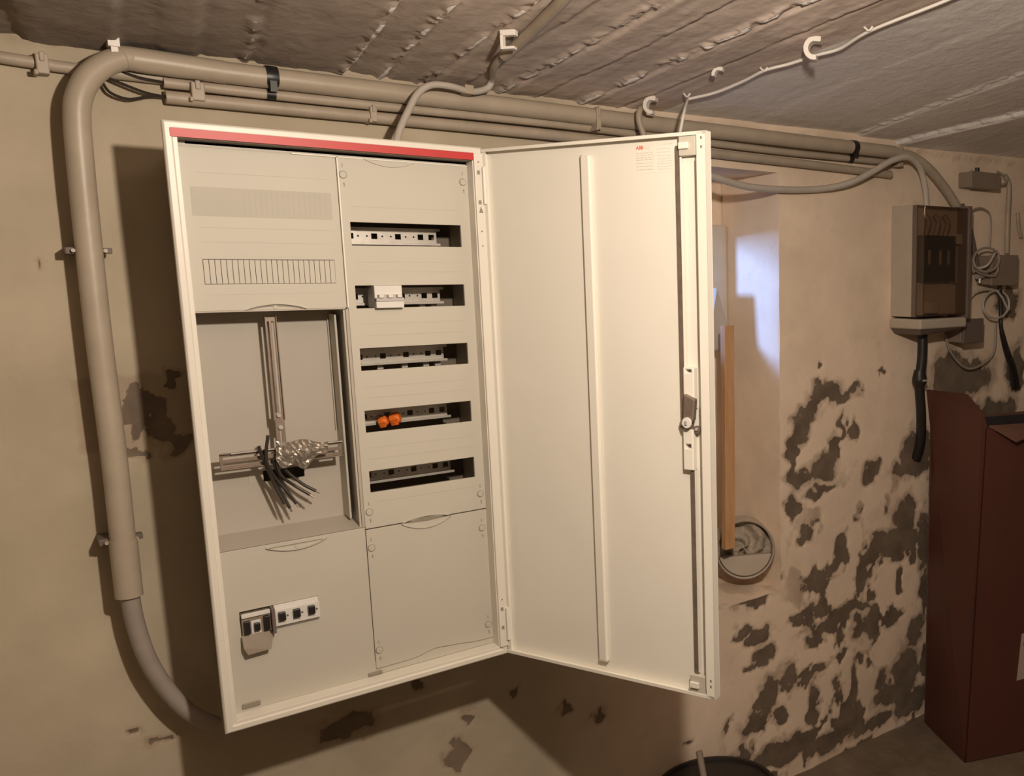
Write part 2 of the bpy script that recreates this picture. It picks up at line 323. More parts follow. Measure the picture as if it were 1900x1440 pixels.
bk = surface('wall_niche_back', (NX0, ND, NZ0), (1, 0, 0), (0, 0, 1), (0, -1, 0), NX1-NX0+.02, NZ1-NZ0+.01, .02, .02, lambda A, B: (.004*(fbm(A*12, B*12)-.5), A*0), 'wall',
        cut=lambda a, b: (a+NX0 > OX0) & (a+NX0 < OX1) & (b+NZ0 > OZ0) & (b+NZ0 < OZ1))
nb_ = MB(); nb_.box(NX1+.004, NX1+.05, WY+.022, ND+.05, .5, NZ1+.12); nb_.box(NX0-.12, NX0-.004, WY+.022, ND+.05, .5, NZ1+.12); nb_.box(NX0-.1, NX1+.1, WY+.022, ND+.05, NZ1+.008, NZ1+.12); nb_.box(NX0-.1, NX1+.1, WY+.022, ND+.05, NZ0-.1, NZ0-.01)
build_each('wall_niche_masonry', nb_, 'plaster', kind='structure')
# window in the recess
fr = MB(); fr.plate(OX0-.02, OX1+.02, OZ0-.02, OZ1+.02, ND-.03, ND+.03, holes=[(OX0+.02, (OX0+OX1)/2-.22, OZ0+.02, OZ1-.02), ((OX0+OX1)/2-.18, 1.472, OZ0+.02, OZ1-.02)])
win = build('window_1', fr, 'frame', bevel=.003, kind='structure')
build('pane', MB().box(OX0+.015, (OX0+OX1)/2-.215, ND-.003, ND+.001, OZ0+.015, OZ1-.015), 'glass', win); build('pane', MB().box((OX0+OX1)/2-.185, OX1-.01, ND-.003, ND+.001, OZ0+.015, OZ1-.015), 'glass', win)
build('trim_1', MB().prism([(NX0, Z0+.60), (1.50, Z0+.60), (1.52, Z0+.62), (1.515, Z0+.67), (1.47, Z0+.80), (1.44, Z0+.66), (NX0, Z0+.66)], .43, ND), 'plaster', bevel=.006, kind='structure')
# ceiling
# board joints of the old shuttering: (x at Y=.1, drift of x per metre of Y, level step, ridge strength)
RS = [(-.60, .12, .004, .2), (-.40, .12, -.004, .2), (-.173, .13, .010, .25), (-.034, .09, -.008, .15), (.024, .11, .004, .15), (.084, .113, -.007, .15), (.174, .09, .004, .8), (.363, .009, -.004, 1), (.443, -.03, .004, 1),
      (.545, -.075, .003, 1), (.63, -.11, -.002, .35), (.728, -.154, .004, 1), (.83, -.17, -.003, .3), (.95, -.19, .005, 1.2), (1.06, -.20, -.002, .3), (1.48, -.12, .002, .12), (1.904, -.064, .007, .6), (2.155, -.42, .016, .9), (2.7, -.4, .0, .3)]
CX0, CY0 = -1.2, .34
def ceil_profile(X, Y):
    h = np.zeros_like(X); ridge = np.zeros_like(X)
    for i, (r, dr, st, amp) in enumerate(RS):
        wob = .014*(fbm(Y*6+i*3, X*0+3, 4)-.5); q = X-r-dr*(Y-.1)-wob
        h += -st*sst(-.005, .005, q)
        chip = sst(.44, .58, fbm(Y*38+i*9, q*40, 4)); wid = .011*(.5+fbm(Y*20+i*5, q*0, 3))
        ridge += amp*np.exp(-(np.abs(q+.005)/wid)**2)*chip
        h += .0075*np.exp(-((q-.008)/.006)**2)*min(amp, 1)*(.4+fbm(Y*12+i, q*0+1, 3))
    s = X-1.188+.209*(Y-.1)
    rough = .75*(1-sst(-.10, .0, s))+.22
    h += -.007*np.clip(ridge, 0, 1.2) + rough*(.003*(fbm(X*10, Y*14, 4)-.5)+.0045*(fbm(X*42, Y*14, 5)-.5)) + .007*(fbm(X*2.5+4, Y*2.5, 3)-.5)
    return h, ridge, s
def ceil_z(x, y):
    return Z0 + 1.255 + .018*x - .16*(np.maximum(y, -1.5)-.26)
def ceil_fn(A, B):
    X = A+CX0; Y = CY0-B; h, ridge, s = ceil_profile(X, Y)
    return ceil_z(X, Y) + h, np.maximum(np.clip(ridge, 0, 1)*.58 + .05, .64*sst(-.01, .01, s+.01*fbm(X*20, Y*6, 3)))
ys = np.concatenate([np.linspace(0, 1.35, 226), np.linspace(1.35, 3.9, 60)[1:]])
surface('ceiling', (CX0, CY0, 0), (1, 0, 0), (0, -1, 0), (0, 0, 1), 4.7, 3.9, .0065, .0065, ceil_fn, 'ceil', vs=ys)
def ceil_at(px, py):
    p = atz(px, py, Z0+1.262)
    for _ in range(6):
        h_ = ceil_profile(np.array([[p.x]]), np.array([[p.y]]))[0]; p = atz(px, py, float(ceil_z(p.x, p.y)) + float(h_[0, 0]))
    return p
surface('floor', (CX0, CY0, 0), (1, 0, 0), (0, -1, 0), (0, 0, 1), 4.7, 3.9, .02, .02, lambda A, B: (.012*(fbm(A*4, B*4, 4)-.5)-.004+.03*np.exp(-B/.12)*(fbm(A*8, B*8, 3)), .62*sst(.55, .75, fbm(A*9, B*9, 4))*0+.0*A), 'concrete')
build('wall_left', MB().box(-.97, -.93, -3.6, .34, 0, 2.7), 'farwall', kind='structure')
build('wall_right', MB().box(3.18, 3.22, -3.6, .34, 0, 2.7), 'farwall', kind='structure')
build('wall_front', MB().box(-1.2, 3.5, -3.54, -3.5, 0, 2.7), 'farwall', kind='structure')
# ------------------------------------------------------------------ distribution cabinet
CW, CH = .55, 1.10
CY_ = .035
cab = thing('distribution_cabinet', (.275, WY, Z0), 'open cream metal distribution cabinet with red top strip hanging on the wall', 'electrical cabinet')
def zb(mb_fn): return mb_fn
h = MB()
for a in ((.036, .534, .235, .24, .03, 1.07), (.018, .0203, .0405, .125, .021, 1.07), (.018, .040, .122, .125, .021, 1.07), (.036, .040, .125, .24, .03, 1.07), (.532, .536, .0405, .24, .03, 1.07), (.036, .536, .0405, .24, .03, .034), (.036, .536, .0405, .24, 1.068, 1.072)):
    h.box(a[0], a[1], a[2], a[3], a[4]+Z0, a[5]+Z0)
h.plate(.018, .5345, Z0+.018, Z0+1.0735, .0405, .0425, holes=[(.0245, .2755, Z0+.03, Z0+1.06), (.2835, .5305, Z0+.38, Z0+1.06)])
build('housing', h, 'cover', cab)
build('divider', MB().box(.270, .2835, CY_+.0055, CY_+.0075, Z0+.02, Z0+1.066), 'cover', cab)
build('mounting_rail', MB().box(.06, .09, .24, .262, Z0+.08, Z0+1.0), 'steel', cab); build('mounting_rail', MB().box(.46, .49, .24, .262, Z0+.08, Z0+1.0), 'steel', cab)
# flange frame: rolled profile, mitred
def ring_profile(x0, x1, z0, z1, prof):
    m = MB(); n = len(prof); vs = []
    for cx, cz, sx, sz in ((x0, z0, 1, 1), (x1, z0, -1, 1), (x1, z1, -1, -1), (x0, z1, 1, -1)):
        for d, y in prof: vs.append((cx+sx*d, y, cz+sz*d))
    fs = [(c*n+k, c*n+(k+1) % n, ((c+1) % 4)*n+(k+1) % n, ((c+1) % 4)*n+k) for c in range(4) for k in range(n)]
    return m.add(vs, fs)
fl = ring_profile(0, CW, Z0, Z0+CH, [(0, .012), (0, .003), (.003, 0), (.012, 0), (.0135, .003), (.0205, .003), (.0205, .0365), (.015, .0365), (.015, .012)])
frame = build('frame', fl, 'enamelframe', cab, bevel=.0008)
build('red_strip', MB().box(.010, .531, -.0015, .004, Z0+1.0735, Z0+1.0875), 'red', cab, label='red strip')
build('hinge_rim', MB().box(.531, .5495, -.003, .03, Z0+.02, Z0+1.088), 'enamelframe', cab, bevel=.0015)
rb = MB()
for z in (1.045, .985): rb.box(.536, .5415, -.0042, -.0025, Z0+z, Z0+z+.008)
for z in (.062, .105): rb.box(.536, .541, -.0042, -.0025, Z0+z, Z0+z+.007)
rb.prism([(.536, Z0+.968), (.5445, Z0+.968), (.540, Z0+.980)], -.0042, -.0025)
for z in (1.07, .93, .92-.02, .13): rb.disc((.5395, Z0+z), .0016, -.0042, -.0025, 8)
build_each('rim_mark', rb, 'cover2', cab)
build('inner_side', MB().box(.5315, .5335, .003, .06, Z0+.02, Z0+1.07), 'galv', cab)
build('inner_top', MB().box(.02, .5315, .005, .06, Z0+1.0722, Z0+1.0740), 'tansh', cab)
CY = .035
# --- upper left cover with knock-out strips
ul = MB().plate(.0206, .276, Z0+.7785, Z0+1.0635, CY, CY+.004, holes=[(.044, .260, Z0+.826, Z0+.870)])
o = build('upper_left_cover', ul, 'cover', cab, bevel=.0008)
ks = MB()
for i in range(24): ks.box(.0448+.009*i, .0528+.009*i, CY+.0006, CY+.003, Z0+.8268, Z0+.8692)
build('knock_out_strip', ks, 'cover', o); build('knock_out_gap', MB().box(.0435, .2605, CY+.0032, CY+.0042, Z0+.8255, Z0+.8705), 'dark', o)
ks = MB().box(.036, .263, CY-.0004, CY+.001, Z0+.9455, Z0+.9955)
build('blanking_strip', ks, 'faint', o)
ks = MB()
for i in range(24):
    if i > 7: ks.box(.045+.009*i, .0455+.009*i, CY-.0007, CY, Z0+.949, Z0+.992)
for z in (1.02, .925, .90, .807): ks.box(.045, .262, CY-.0003, CY+.001, Z0+z, Z0+z+.0007)
build('moulded_line', ks, 'faint', o)
def crescent(x0, x1, z, dz, t=.0016, y0=CY-.004, y1=CY+.002, flat=False, N=22):
    m = MB(); top = []; bot = []
    for i in range(N+1):
        a = i/N; x = x0+(x1-x0)*a; s = math.sin(math.pi*a)**.8
        top.append((x, z+dz*s)); bot.append((x, z+dz*s-math.copysign(t*(0.3+s), dz)))
    return m.prism(top+bot[::-1], y0, y1)
build('finger_grip', crescent(.102, .205, Z0+.779, .012, .0022), 'cover', o)
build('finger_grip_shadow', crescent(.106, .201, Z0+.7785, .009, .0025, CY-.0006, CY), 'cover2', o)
sc = MB().disc((.152, Z0+.783), .0035, CY-.0015, CY, 14); build('lock_screw', sc, 'cover', o)
# --- meter compartment
mt = MB()
mx0, mx1, mz0, mz1, my = .0206, .276, Z0+.337, Z0+.7785, .118
mt.plate(mx0, mx1, mz0, mz1, my, my+.003, holes=[(.122, .195, Z0+.441, Z0+.463)])
mt.box(mx0, mx0+.0025, CY, my, mz0, mz1); mt.box(mx1-.0025, mx1+.0024, CY, my, mz0, mz1); mt.box(mx0, mx1, CY, my, mz1-.0025, mz1)
mt.add([(mx0, CY, mz0), (mx1, CY, mz0), (mx1, my, mz0+.012), (mx0, my, mz0+.012)], [(0, 1, 2, 3)])
meter = build('meter_tray', mt, 'tray', cab)
build('tray_edge', MB().box(.262, .266, .075, .118, Z0+.35, Z0+.765), 'cover', meter, bevel=.001)
build('tray_edge', MB().box(.2585, .2600, .112, .118, Z0+.53, Z0+.76), 'faint', meter)
build('knock_out', MB().box(.0965, .121, my-.0006, my, Z0+.441, Z0+.4625), 'faint', meter)
vr = MB(); vr.plate(.140, .160, Z0+.565, Z0+.765, .078, .081, holes=[(.1445, .1475, Z0+.58, Z0+.755), (.1515, .1555, Z0+.58, Z0+.755)])
vr.box(.140, .1415, .072, .081, Z0+.565, Z0+.765); vr.box(.1585, .160, .072, .081, Z0+.565, Z0+.765)
o = build('vertical_meter_rail', vr, 'brass', meter, bevel=.0004)
build('rail_slide', MB().plate(.1425, .1585, Z0+.515, Z0+.567, .074, .077, holes=[(.149, .152, Z0+.52, Z0+.545)]), 'brass', o)
build('rail_screw', MB().disc((.1505, Z0+.552), .004, .070, .075, 14), 'steel', o); build('rail_screw', MB().disc((.150, Z0+.575), .004, .073, .079, 14), 'steel', o)
hr = MB(); hr.plate(.044, .255, Z0+.485, Z0+.513, .066, .069, holes=[(.049, .135, Z0+.491, Z0+.4955), (.049, .135, Z0+.5025, Z0+.507), (.165, .250, Z0+.491, Z0+.4955), (.165, .250, Z0+.5025, Z0+.507)])
hr.box(.044, .255, .060, .069, Z0+.513, Z0+.5142); hr.box(.044, .255, .060, .069, Z0+.4838, Z0+.485)
hb = build('horizontal_meter_rail', hr, 'brass', meter, bevel=.0004)
build('rail_lip', MB().box(.062, .255, .0585, .061, Z0+.5125, Z0+.5148), 'steel', hb)
# --- lower left cover with switch cut-out
ll = MB().plate(.0206, .2782, Z0+.0206, Z0+.336, CY, CY+.004, holes=[(.046, .181, Z0+.170, Z0+.216)])
o = build('lower_left_cover', ll, 'cover', cab, bevel=.0008)
build('finger_grip', crescent(.099, .206, Z0+.330, -.013, .0018), 'cover', o, label='pale crescent finger grip')
build('finger_grip_shade', MB().box(.104, .2, CY-.0006, CY, Z0+.3275, Z0+.3290), 'cover2', o)  # dark strip painted as the shade inside the grip
build('lock_screw', MB().disc((.152, Z0+.324), .0032, CY-.0015, CY, 14), 'cover', o)
build('bottom_lug', MB().box(.035, .066, CY-.003, CY, Z0+.026, Z0+.036), 'cover2', o, bevel=.002)
# --- upper right cover: five device slots
SZ = [.9205, .7985, .6755, .551, .428]
ur = MB().plate(.2785, .531, Z0+.333, Z0+1.0635, CY-.006, CY, holes=[(.2935, .5095, Z0+z-.0222, Z0+z+.0222) for z in SZ])
build('cover_edge', MB().box(.2765, .2792, CY-.004, CY+.004, Z0+.7785, Z0+1.0655), 'enamel', cab, bevel=.0006)
urc = build('upper_right_cover', ur, 'cover', cab, bevel=.0008)
ln = MB()
for z in (.972, .866, .847, .745, .722, .62, .598, .497, .474, .385): ln.box(.297, .507, CY-.0063, CY-.005, Z0+z, Z0+z+.0007)
build('moulded_line', ln, 'faint', urc)
build('top_edge', MB().box(.20, .53, CY-.008, CY-.001, Z0+1.0625, Z0+1.0645), 'enamel', urc)
build('finger_grip', crescent(.325, .425, Z0+1.064, -.013, .0014, CY-.009, CY-.005), 'cover', urc)
def cover_screw(x, z, par, side):
    build('screw_ring', MB().disc((x, Z0+z), .0075, CY-.0066, CY-.0058, 20), 'cover2', par)
    s = build('cover_screw', MB().disc((x, Z0+z), .0062, CY-.0085, CY-.005, 20), 'cover', par, bevel=.0008)
    build('screw_slot', MB().box(x-.0045, x+.0045, CY-.0088, CY-.0082, Z0+z-.0006, Z0+z+.0006), 'faint', s)
    mk = MB().box(x-.0006, x+.0006, CY-.0066, CY-.0058, Z0+z+.014, Z0+z+.021)
    mk.box(x+.0006, x+.0020, CY-.0066, CY-.0058, Z0+z-.022, Z0+z-.0145); mk.box(x-.0008, x+.0006, CY-.0066, CY-.0058, Z0+z-.017, Z0+z-.0155)
    build_each('screw_mark', mk, 'cover2', s)
for x, z in ((.2865, 1.031), (.519, 1.031), (.288, .367), (.519, .367)): cover_screw(x, z, urc, 0)
# --- lower right cover
def edge_curve(n=28):
    out = []
    for i in range(n+1):
        x = .279+(.531-.279)*i/n; b = math.exp(-((x-.402)/.030)**2) + .55*math.exp(-((x-.45)/.03)**2)
        out.append((x, Z0+.0345+.010*b))
    return out
lr = MB().prism([(.279, Z0+.3305)]+edge_curve()+[(.531, Z0+.3305)], CY-.006, CY)
lrc = build('lower_right_cover', lr, 'cover', cab, bevel=.0008)
build('finger_grip', crescent(.348, .452, Z0+.3305, -.017, .0018, CY-.009, CY-.005), 'cover', lrc, label='pale crescent finger grip')
build('finger_grip', crescent(.350, .450, Z0+.3315, .010, .0018, CY-.009, CY-.005), 'cover', lrc)
build('finger_grip_shade', MB().prism([(.356, Z0+.3305), (.40, Z0+.3385), (.444, Z0+.3305), (.40, Z0+.328)], CY-.0066, CY-.0055), 'cover2', lrc)  # grip shade drawn as a dark inlay
for x, z in ((.287, .292), (.518, .290), (.287, .073), (.520, .067)): cover_screw(x, z, lrc, 0)
build('bottom_filler', MB().box(.277, .531, CY+.001, CY+.004, Z0+.021, Z0+.05), 'cover', cab)
build('filler_lug', MB().box(.262, .29, CY-.003, CY, Z0+.021, Z0+.029), 'cover2', cab, bevel=.002)
# --- mounting rails behind the slots
RY = .100
def din(zc):
    m = MB(); holes = []; cuts = [.300, .345, .395, .443, .485]
    holes = [(x, x+.0115, zc-.0055, zc+.0055) for x in (.284, .307, .353, .4, .446, .4685)]
    for x in (.326, .343, .373, .390, .420, .436): holes.append((x, x+.003, zc-.0015, zc+.0015))
    m.plate(.283, .485, zc-.0125, zc+.0125, RY+.0075, RY+.0085, holes=holes)
    for s in (-1, 1):
        a, b = sorted((zc+s*.0125, zc+s*.0135)); m.box(.283, .485, RY, RY+.009, a, b)
        a, b = sorted((zc+s*.0125, zc+s*.0175)); m.box(.283, .490, RY-.001, RY, a, b)
    return m
for z in SZ: build('device_rail', din(Z0+z-.001), 'steel', cab, bevel=.0003)
bars = MB()
for z in (.7985, .6755): 
    for x in (.30, .35, .40, .445, .47): bars.box(x, x+.012, RY+.02, RY+.03, Z0+z-.030, Z0+z-.018)
build_each('rail_bracket', bars, 'steel', cab)
build('back_plate', MB().box(.277, .531, .155, .158, Z0+.03, Z0+1.07), 'dark', cab)
urc.location.y += .004; lrc.location.y += .004
# ------------------------------------------------------------------ door (open), local axes: u along, o towards the cabinet side, z up
TH = 1.16965; DW = .5376
DU = Vector((math.cos(TH), -math.sin(TH), 0)); DN = Vector((-math.sin(TH), -math.cos(TH), 0)); DH = Vector((.55, 0, 0))
def dxf(u, o, z): return DH + DU*u + DN*o + Vector((0, 0, z+Z0))
D = lambda: MB(dxf)
d = D(); d.plate(.0, DW, .003, 1.097, 0, 0)  if False else None
d = D(); d.box(0, DW, -.0155, -.014, .003, 1.097)
d.box(0, .0015, -.014, .002, .003, 1.097); d.box(DW-.0015, DW, -.014, .004, .003, 1.097); d.box(0, DW, -.014, .004, 1.0955, 1.097); d.box(0, DW, -.014, .004, .003, .0045)
d.box(0, DW, .0025, .004, .003, .011) ; d.box(0, DW, .0025, .004, 1.090, 1.097); d.box(0, .010, .0005, .002, .003, 1.097); d.box(DW-.020, DW, .0025, .004, .003, 1.097)
door = build('door', d, 'enamel', cab, bevel=.0012)
build('stiffener', D().box(.248, .268, -.014, -.004, .030, 1.070), 'enamel', door, bevel=.002)
build('stiffener_edge', D().box(.2445, .2485, -.014, -.0095, .028, 1.072), 'cover', door)
build('stiffener_cap', D().box(.247, .269, -.0135, -.0038, .0285, .0315), 'cover', door)
lb = D(); lb.box(DW-.0215, DW-.0195, -.014, .0035, .02, 1.05); build('edge_channel', lb, 'cover2', door)
rod1 = build('upper_lock_rod', D().box(.467, .4765, -.008, -.005, .545, 1.075), 'brass', door, bevel=.0005)
build('rod_edge', D().box(.4765, .4785, -.010, -.0045, .60, 1.082), 'enamel', rod1)
rod2 = build('lower_lock_rod', D().box(.486, .495, -.008, -.005, .02, .585), 'brass', door, bevel=.0005)
build('rod_edge', D().box(.4955, .4965, -.010, -.0045, .05, .53), 'enamel', rod2)
lt = D(); lt.plate(.477, .501, .585, .665, -.014, .001, holes=[(.4825, .4955, .655, .661)]); latch = build('latch_housing', lt, 'enamel', door, bevel=.002)
build('latch_housing', D().plate(.474, .497, .465, .545, -.014, .001, holes=[(.4795, .4915, .508, .516)]), 'enamel', door, bevel=.002)
build('latch_lever', D().add([(.479, -.002, .545), (.503, -.002, .565), (.507, -.002, .605), (.483, -.002, .615), (.479, .010, .545), (.503, .010, .565), (.507, .010, .605), (.483, .010, .615)],
      [(0, 1, 2, 3), (7, 6, 5, 4), (0, 4, 5, 1), (1, 5, 6, 2), (2, 6, 7, 3), (3, 7, 4, 0)]), 'brass', door, bevel=.002)
build('latch_cam', D().disc((.4905, .560), .0105, .0098, .014, 20), 'devicelight', door, bevel=.001)
build('latch_cam_bolt', D().box(.487, .493, .014, .0165, .556, .564), 'steel', door, bevel=.0008)
pl = D(); pl.disc((.4725, .553), .008, -.006, -.002, 14); pl.disc((.5035, .545), .008, -.006, -.002, 14); build_each('cam_plate', pl, 'brass', door)
pl = D(); pl.disc((.4725, .5545), .0032, -.003, .001, 10); pl.disc((.5035, .5465), .0032, -.003, .001, 10); build_each('cam_rivet', pl, 'steel', door)
for zz, nm in ((1.055, 't'), (.008, 'b')):
    build('rod_guide', D().plate(.478, .5145, zz, zz+.038, -.012, .001, holes=[]), 'cover', door, bevel=.0015)
    build('guide_tab', D().box(.480, .500, .001, .006, zz+.012, zz+.024), 'enamel', door, bevel=.001)
mk = D()
for zz in (1.082, 1.066, .028, .040): mk.box(.5265, .5305, .0036, .0044, zz, zz+.005)
for zz in (.655, .648, .61, .603, .49, .483): mk.box(.506, .510, -.0142, -.0136, zz, zz+.0015)
build_each('edge_mark', mk, 'cover2', door)
hg = D()
for z0, z1 in ((1.02, 1.062), (.085, .04)):
    hg.box(.004, .009, -.002, .006, min(z0, z1), max(z0, z1))
hg.rod((.006, .004, .985), (.006, .004, 1.06), .0035, 12); hg.rod((.006, .004, .035), (.006, .004, .11), .0035, 12)
build_each('hinge', hg, 'enamel', door, bevel=.001)
# rating label inside the door
lbl = build('rating_label', D().box(.372, .462, -.0142, -.0137, 1.030, 1.086), 'enamel', door, label='small white printed rating label')
pr = D()
def bar(u0, u1, z, t=.0016): pr.box(u0, u1, -.0137, -.01345, z, z+t)
random.seed(3)
for z in (1.0665, 1.0625, 1.058, 1.054, 1.048, 1.042, 1.036):
    u = .374
    while u < .412:
        l = random.uniform(.003, .010); bar(u, min(u+l, .413), z); u += l+.0015
for z in (1.080, 1.072, 1.066, 1.060, 1.054, 1.0495, 1.045, 1.040, 1.035):
    u = .421 if z < 1.075 else .432
    while u < .452:
        l = random.uniform(.003, .010); bar(u, min(u+l, .455), z, .0012); u += l+.0015
build('label_print', pr, 'inkgrey', lbl)
def text(body, size, loc_fn, m, parent, name, bold=0):
    c = bpy.data.curves.new(name, 'FONT'); c.body = body; c.size = size; c.offset = bold; c.extrude = .0001
    t = bpy.data.objects.new('tmp', c); COL.objects.link(t); bpy.context.view_layer.update()
    me = bpy.data.meshes.new_from_object(t.evaluated_get(bpy.context.evaluated_depsgraph_get())); bpy.data.objects.remove(t)
    mb = MB(); mb.add([loc_fn(v.co.x, v.co.y, v.co.z) for v in me.vertices], [tuple(p.vertices) for p in me.polygons])
    return build(name, mb, m, parent)
text('ABB', .0088, lambda x, y, z: dxf(.374+x*1.05, -.0135+z, 1.0745+y), 'inkred', lbl, 'maker_mark', .00025)
text('CE', .0085, lambda x, y, z: dxf(.394+x, -.0135+z, 1.0745+y), 'inkgrey', lbl, 'approval_mark')
# ------------------------------------------------------------------ things mounted in the cabinet
def circuit(x0, x1, zc, y0, y1, label, toggles, tm='device', body='device', hz=.022, name='circuit_breaker', nose=.007):
    t = thing(name, ((x0+x1)/2, y1, Z0+zc-hz), label, 'circuit breaker')
    b = MB(); b.box(x0, x1, y0+nose, y1, Z0+zc-hz, Z0+zc+hz); b.box(x0, x1, y0, y1-.002, Z0+zc-hz*.55, Z0+zc+hz*.42)
    build('body', b, body, t, bevel=.001)
    w_ = (x1-x0)/toggles
    for i in range(toggles):
        cx = x0+w_*(i+.5); lv = MB(); lv.box(cx-w_*.22, cx+w_*.22, y0-.006, y0+.002, Z0+zc-hz*.15, Z0+zc+hz*.34); build('toggle', lv, tm, t, bevel=.0008)
        build('terminal_screw', MB().disc((cx, Z0+zc+hz*.72), w_*.16, y0+nose-.0008, y0+nose+.001, 12), 'steel', t)
    return t
b2 = thing('circuit_breaker', (.353, .06, Z0+.776), 'light grey three-pole circuit breaker clipped into the second slot from the top', 'circuit breaker')
m_ = MB(); m_.box(.3265, .3795, .026, .07, Z0+.7765, Z0+.8205); m_.box(.3265, .3795, .018, .03, Z0+.7765, Z0+.7935); build('body', m_, 'devicelight', b2, bevel=.001)
build('toggle_strip', MB().box(.3265, .3795, .016, .028, Z0+.7895, Z0+.7965), 'device', b2, bevel=.0008)
for i in range(3):
    cx = .3355+.0175*i; build('toggle', MB().box(cx-.0045, cx+.0045, .012, .026, Z0+.7965, Z0+.803), 'devicelight', b2, bevel=.0008)
    build('toggle_window', MB().box(cx+.0048, cx+.0120 if i < 2 else cx+.008, .0255, .0262, Z0+.7965, Z0+.803), 'faint', b2)
# lower left devices
t = thing('main_switch', (.072, .05, Z0+.14), 'main switch with a smoky cover flap hanging down, left of the three-toggle breaker', 'switch')
b = MB(); b.box(.047, .0955, .026, .06, Z0+.171, Z0+.2125); build('body', b, 'smoke', t, bevel=.001)
build('end_post', MB().box(.0955, .1015, .016, .05, Z0+.166, Z0+.2155), 'jboxdark', t, bevel=.001)
build('label_field', MB().box(.062, .078, .0255, .0265, Z0+.172, Z0+.198), 'devicelight', t)
build('top_edge', MB().box(.047, .0945, .0225, .0275, Z0+.206, Z0+.2135), 'devicelight', t, bevel=.0006)
for x, z0, z1 in ((.0545, .176, .200), (.071, .1785, .193), (.0875, .176, .203)): build('toggle', MB().box(x-.0048, x+.0048, .018, .027, Z0+z0, Z0+z1), 'black', t, bevel=.0008)
fp = MB(); fp.add([(.045, .026, Z0+.172), (.090, .026, Z0+.172), (.0955, .022, Z0+.160), (.089, .014, Z0+.139), (.0505, .014, Z0+.137), (.045, .018, Z0+.150)], [(0, 1, 2, 3, 4, 5)])
fo = build('cover_flap', fp, 'smoke', t); s_ = fo.modifiers.new('s', 'SOLIDIFY'); s_.thickness = .002
t = thing('circuit_breaker', (.142, .05, Z0+.171), 'three-toggle white circuit breaker with black levers at lower left, right of the main switch', 'circuit breaker')
b = MB(); b.box(.1025, .1805, .031, .06, Z0+.1705, Z0+.2155); b.box(.1025, .1805, .024, .05, Z0+.176, Z0+.2085); build('body', b, 'devicelight', t, bevel=.001)
for x in (.1135, .139, .165):
    build('toggle', MB().box(x-.006, x+.006, .016, .026, Z0+.1875, Z0+.2035), 'black', t, bevel=.001)
    build('terminal_screw', MB().disc((x+.010, Z0+.194), .0018, .0225, .0245, 8), 'jboxdark', t)
    build('marking', MB().box(x+.004, x+.007, .0235, .0242, Z0+.181, Z0+.1825), 'inkgrey', t)
# orange connectors on the fourth rail
def oconn(px, py, r, lab, squash):
    c = at(px, py, .085); m = MB(); rr = random.Random(px)
    prof = [(0, .55), (.12, .95), (.45, 1.0), (.8, .92), (1, .6)]; ax = Vector((.8, -.5, .25)).normalized()
    a0 = c-ax*r*.9; P = [a0+ax*(1.8*r*t_) for t_, _ in prof]
    m.tube(P, [r*k for _, k in prof], 10)
    for i in range(5):
        an = 2*math.pi*i/5; off = ax.cross(Vector((0, 0, 1))).normalized()*math.cos(an)+Vector((0, 0, 1))*math.sin(an)
        m.tube([a0+off*r*.8+ax*.3*r, a0+off*r*.95+ax*1.5*r], r*.28, 6)
    build('wire_connector', m, 'orange', bevel=.0006, smooth='auto', label=lab, cat='wire connector', group='orange connectors on the fourth rail')
oconn(711, 783, .0105, 'smaller orange plastic wire connector, left one on the fourth rail', 1)
oconn(733, 777, .0125, 'larger orange plastic wire connector, right one on the fourth rail', 1)
# conductors over the meter rail
cb = thing('cable_bundle', tuple(at(500, 850, .055)), 'bundle of dark stripped cable ends hanging over the horizontal meter rail', 'cables')
for pts in ([(497, 808, .045), (494, 850, .040), (505, 890, .045), (528, 935, .04)], [(480, 828, .05), (488, 850, .045), (510, 885, .05), (543, 925, .045)],
            [(488, 835, .06), (496, 870, .06), (515, 900, .055), (538, 943, .045)], [(512, 845, .055), (520, 880, .05), (545, 900, .05), (575, 918, .04)], [(505, 850, .06), (515, 875, .055), (530, 905, .05), (550, 935, .04)],
            [(520, 850, .06), (530, 872, .06), (560, 897, .05), (586, 911, .045)]):
    P = [at(q[0], q[1], q[2]+.014*min(1, k_/2)) for k_, q in enumerate(pts)]
    cable('conductor', P, .0030, 'wire', parent=cb, n=8)
    e = P[-1]; dv = (P[-1]-P[-2]).normalized()
    cable('stripped_end', [e, e+dv*.008], .0018, 'brass', parent=cb, n=6, k=2)
# crumpled clear bag on the rail
rb_ = np.random.RandomState(5); m = MB(); nu, nv = 17, 9; vs = []
for i in range(nu):
    for j in range(nv):
        u, v = i/(nu-1), j/(nv-1)
        px = 512+96*u; top = 818+3*math.sin(u*9); botm = 866-30*max(0, u-.55)/.45*1.0 + 5*math.sin(u*14)-12*max(0, .15-u)/.15
        py = top+(botm-top)*v; yy = .050-.010*math.sin(math.pi*v)*math.sin(math.pi*u)+rb_.uniform(-.003, .003)
        vs.append(tuple(at(px, py, yy)))
m.add(vs, [(i*nv+j, (i+1)*nv+j, (i+1)*nv+j+1, i*nv+j+1) for i in range(nu-1) for j in range(nv-1)])
o = build('plastic_bag', m, 'bag', label='crumpled shiny clear plastic bag lying on the horizontal meter rail', cat='plastic bag'); s_ = o.modifiers.new('s', 'SOLIDIFY'); s_.thickness = .0006
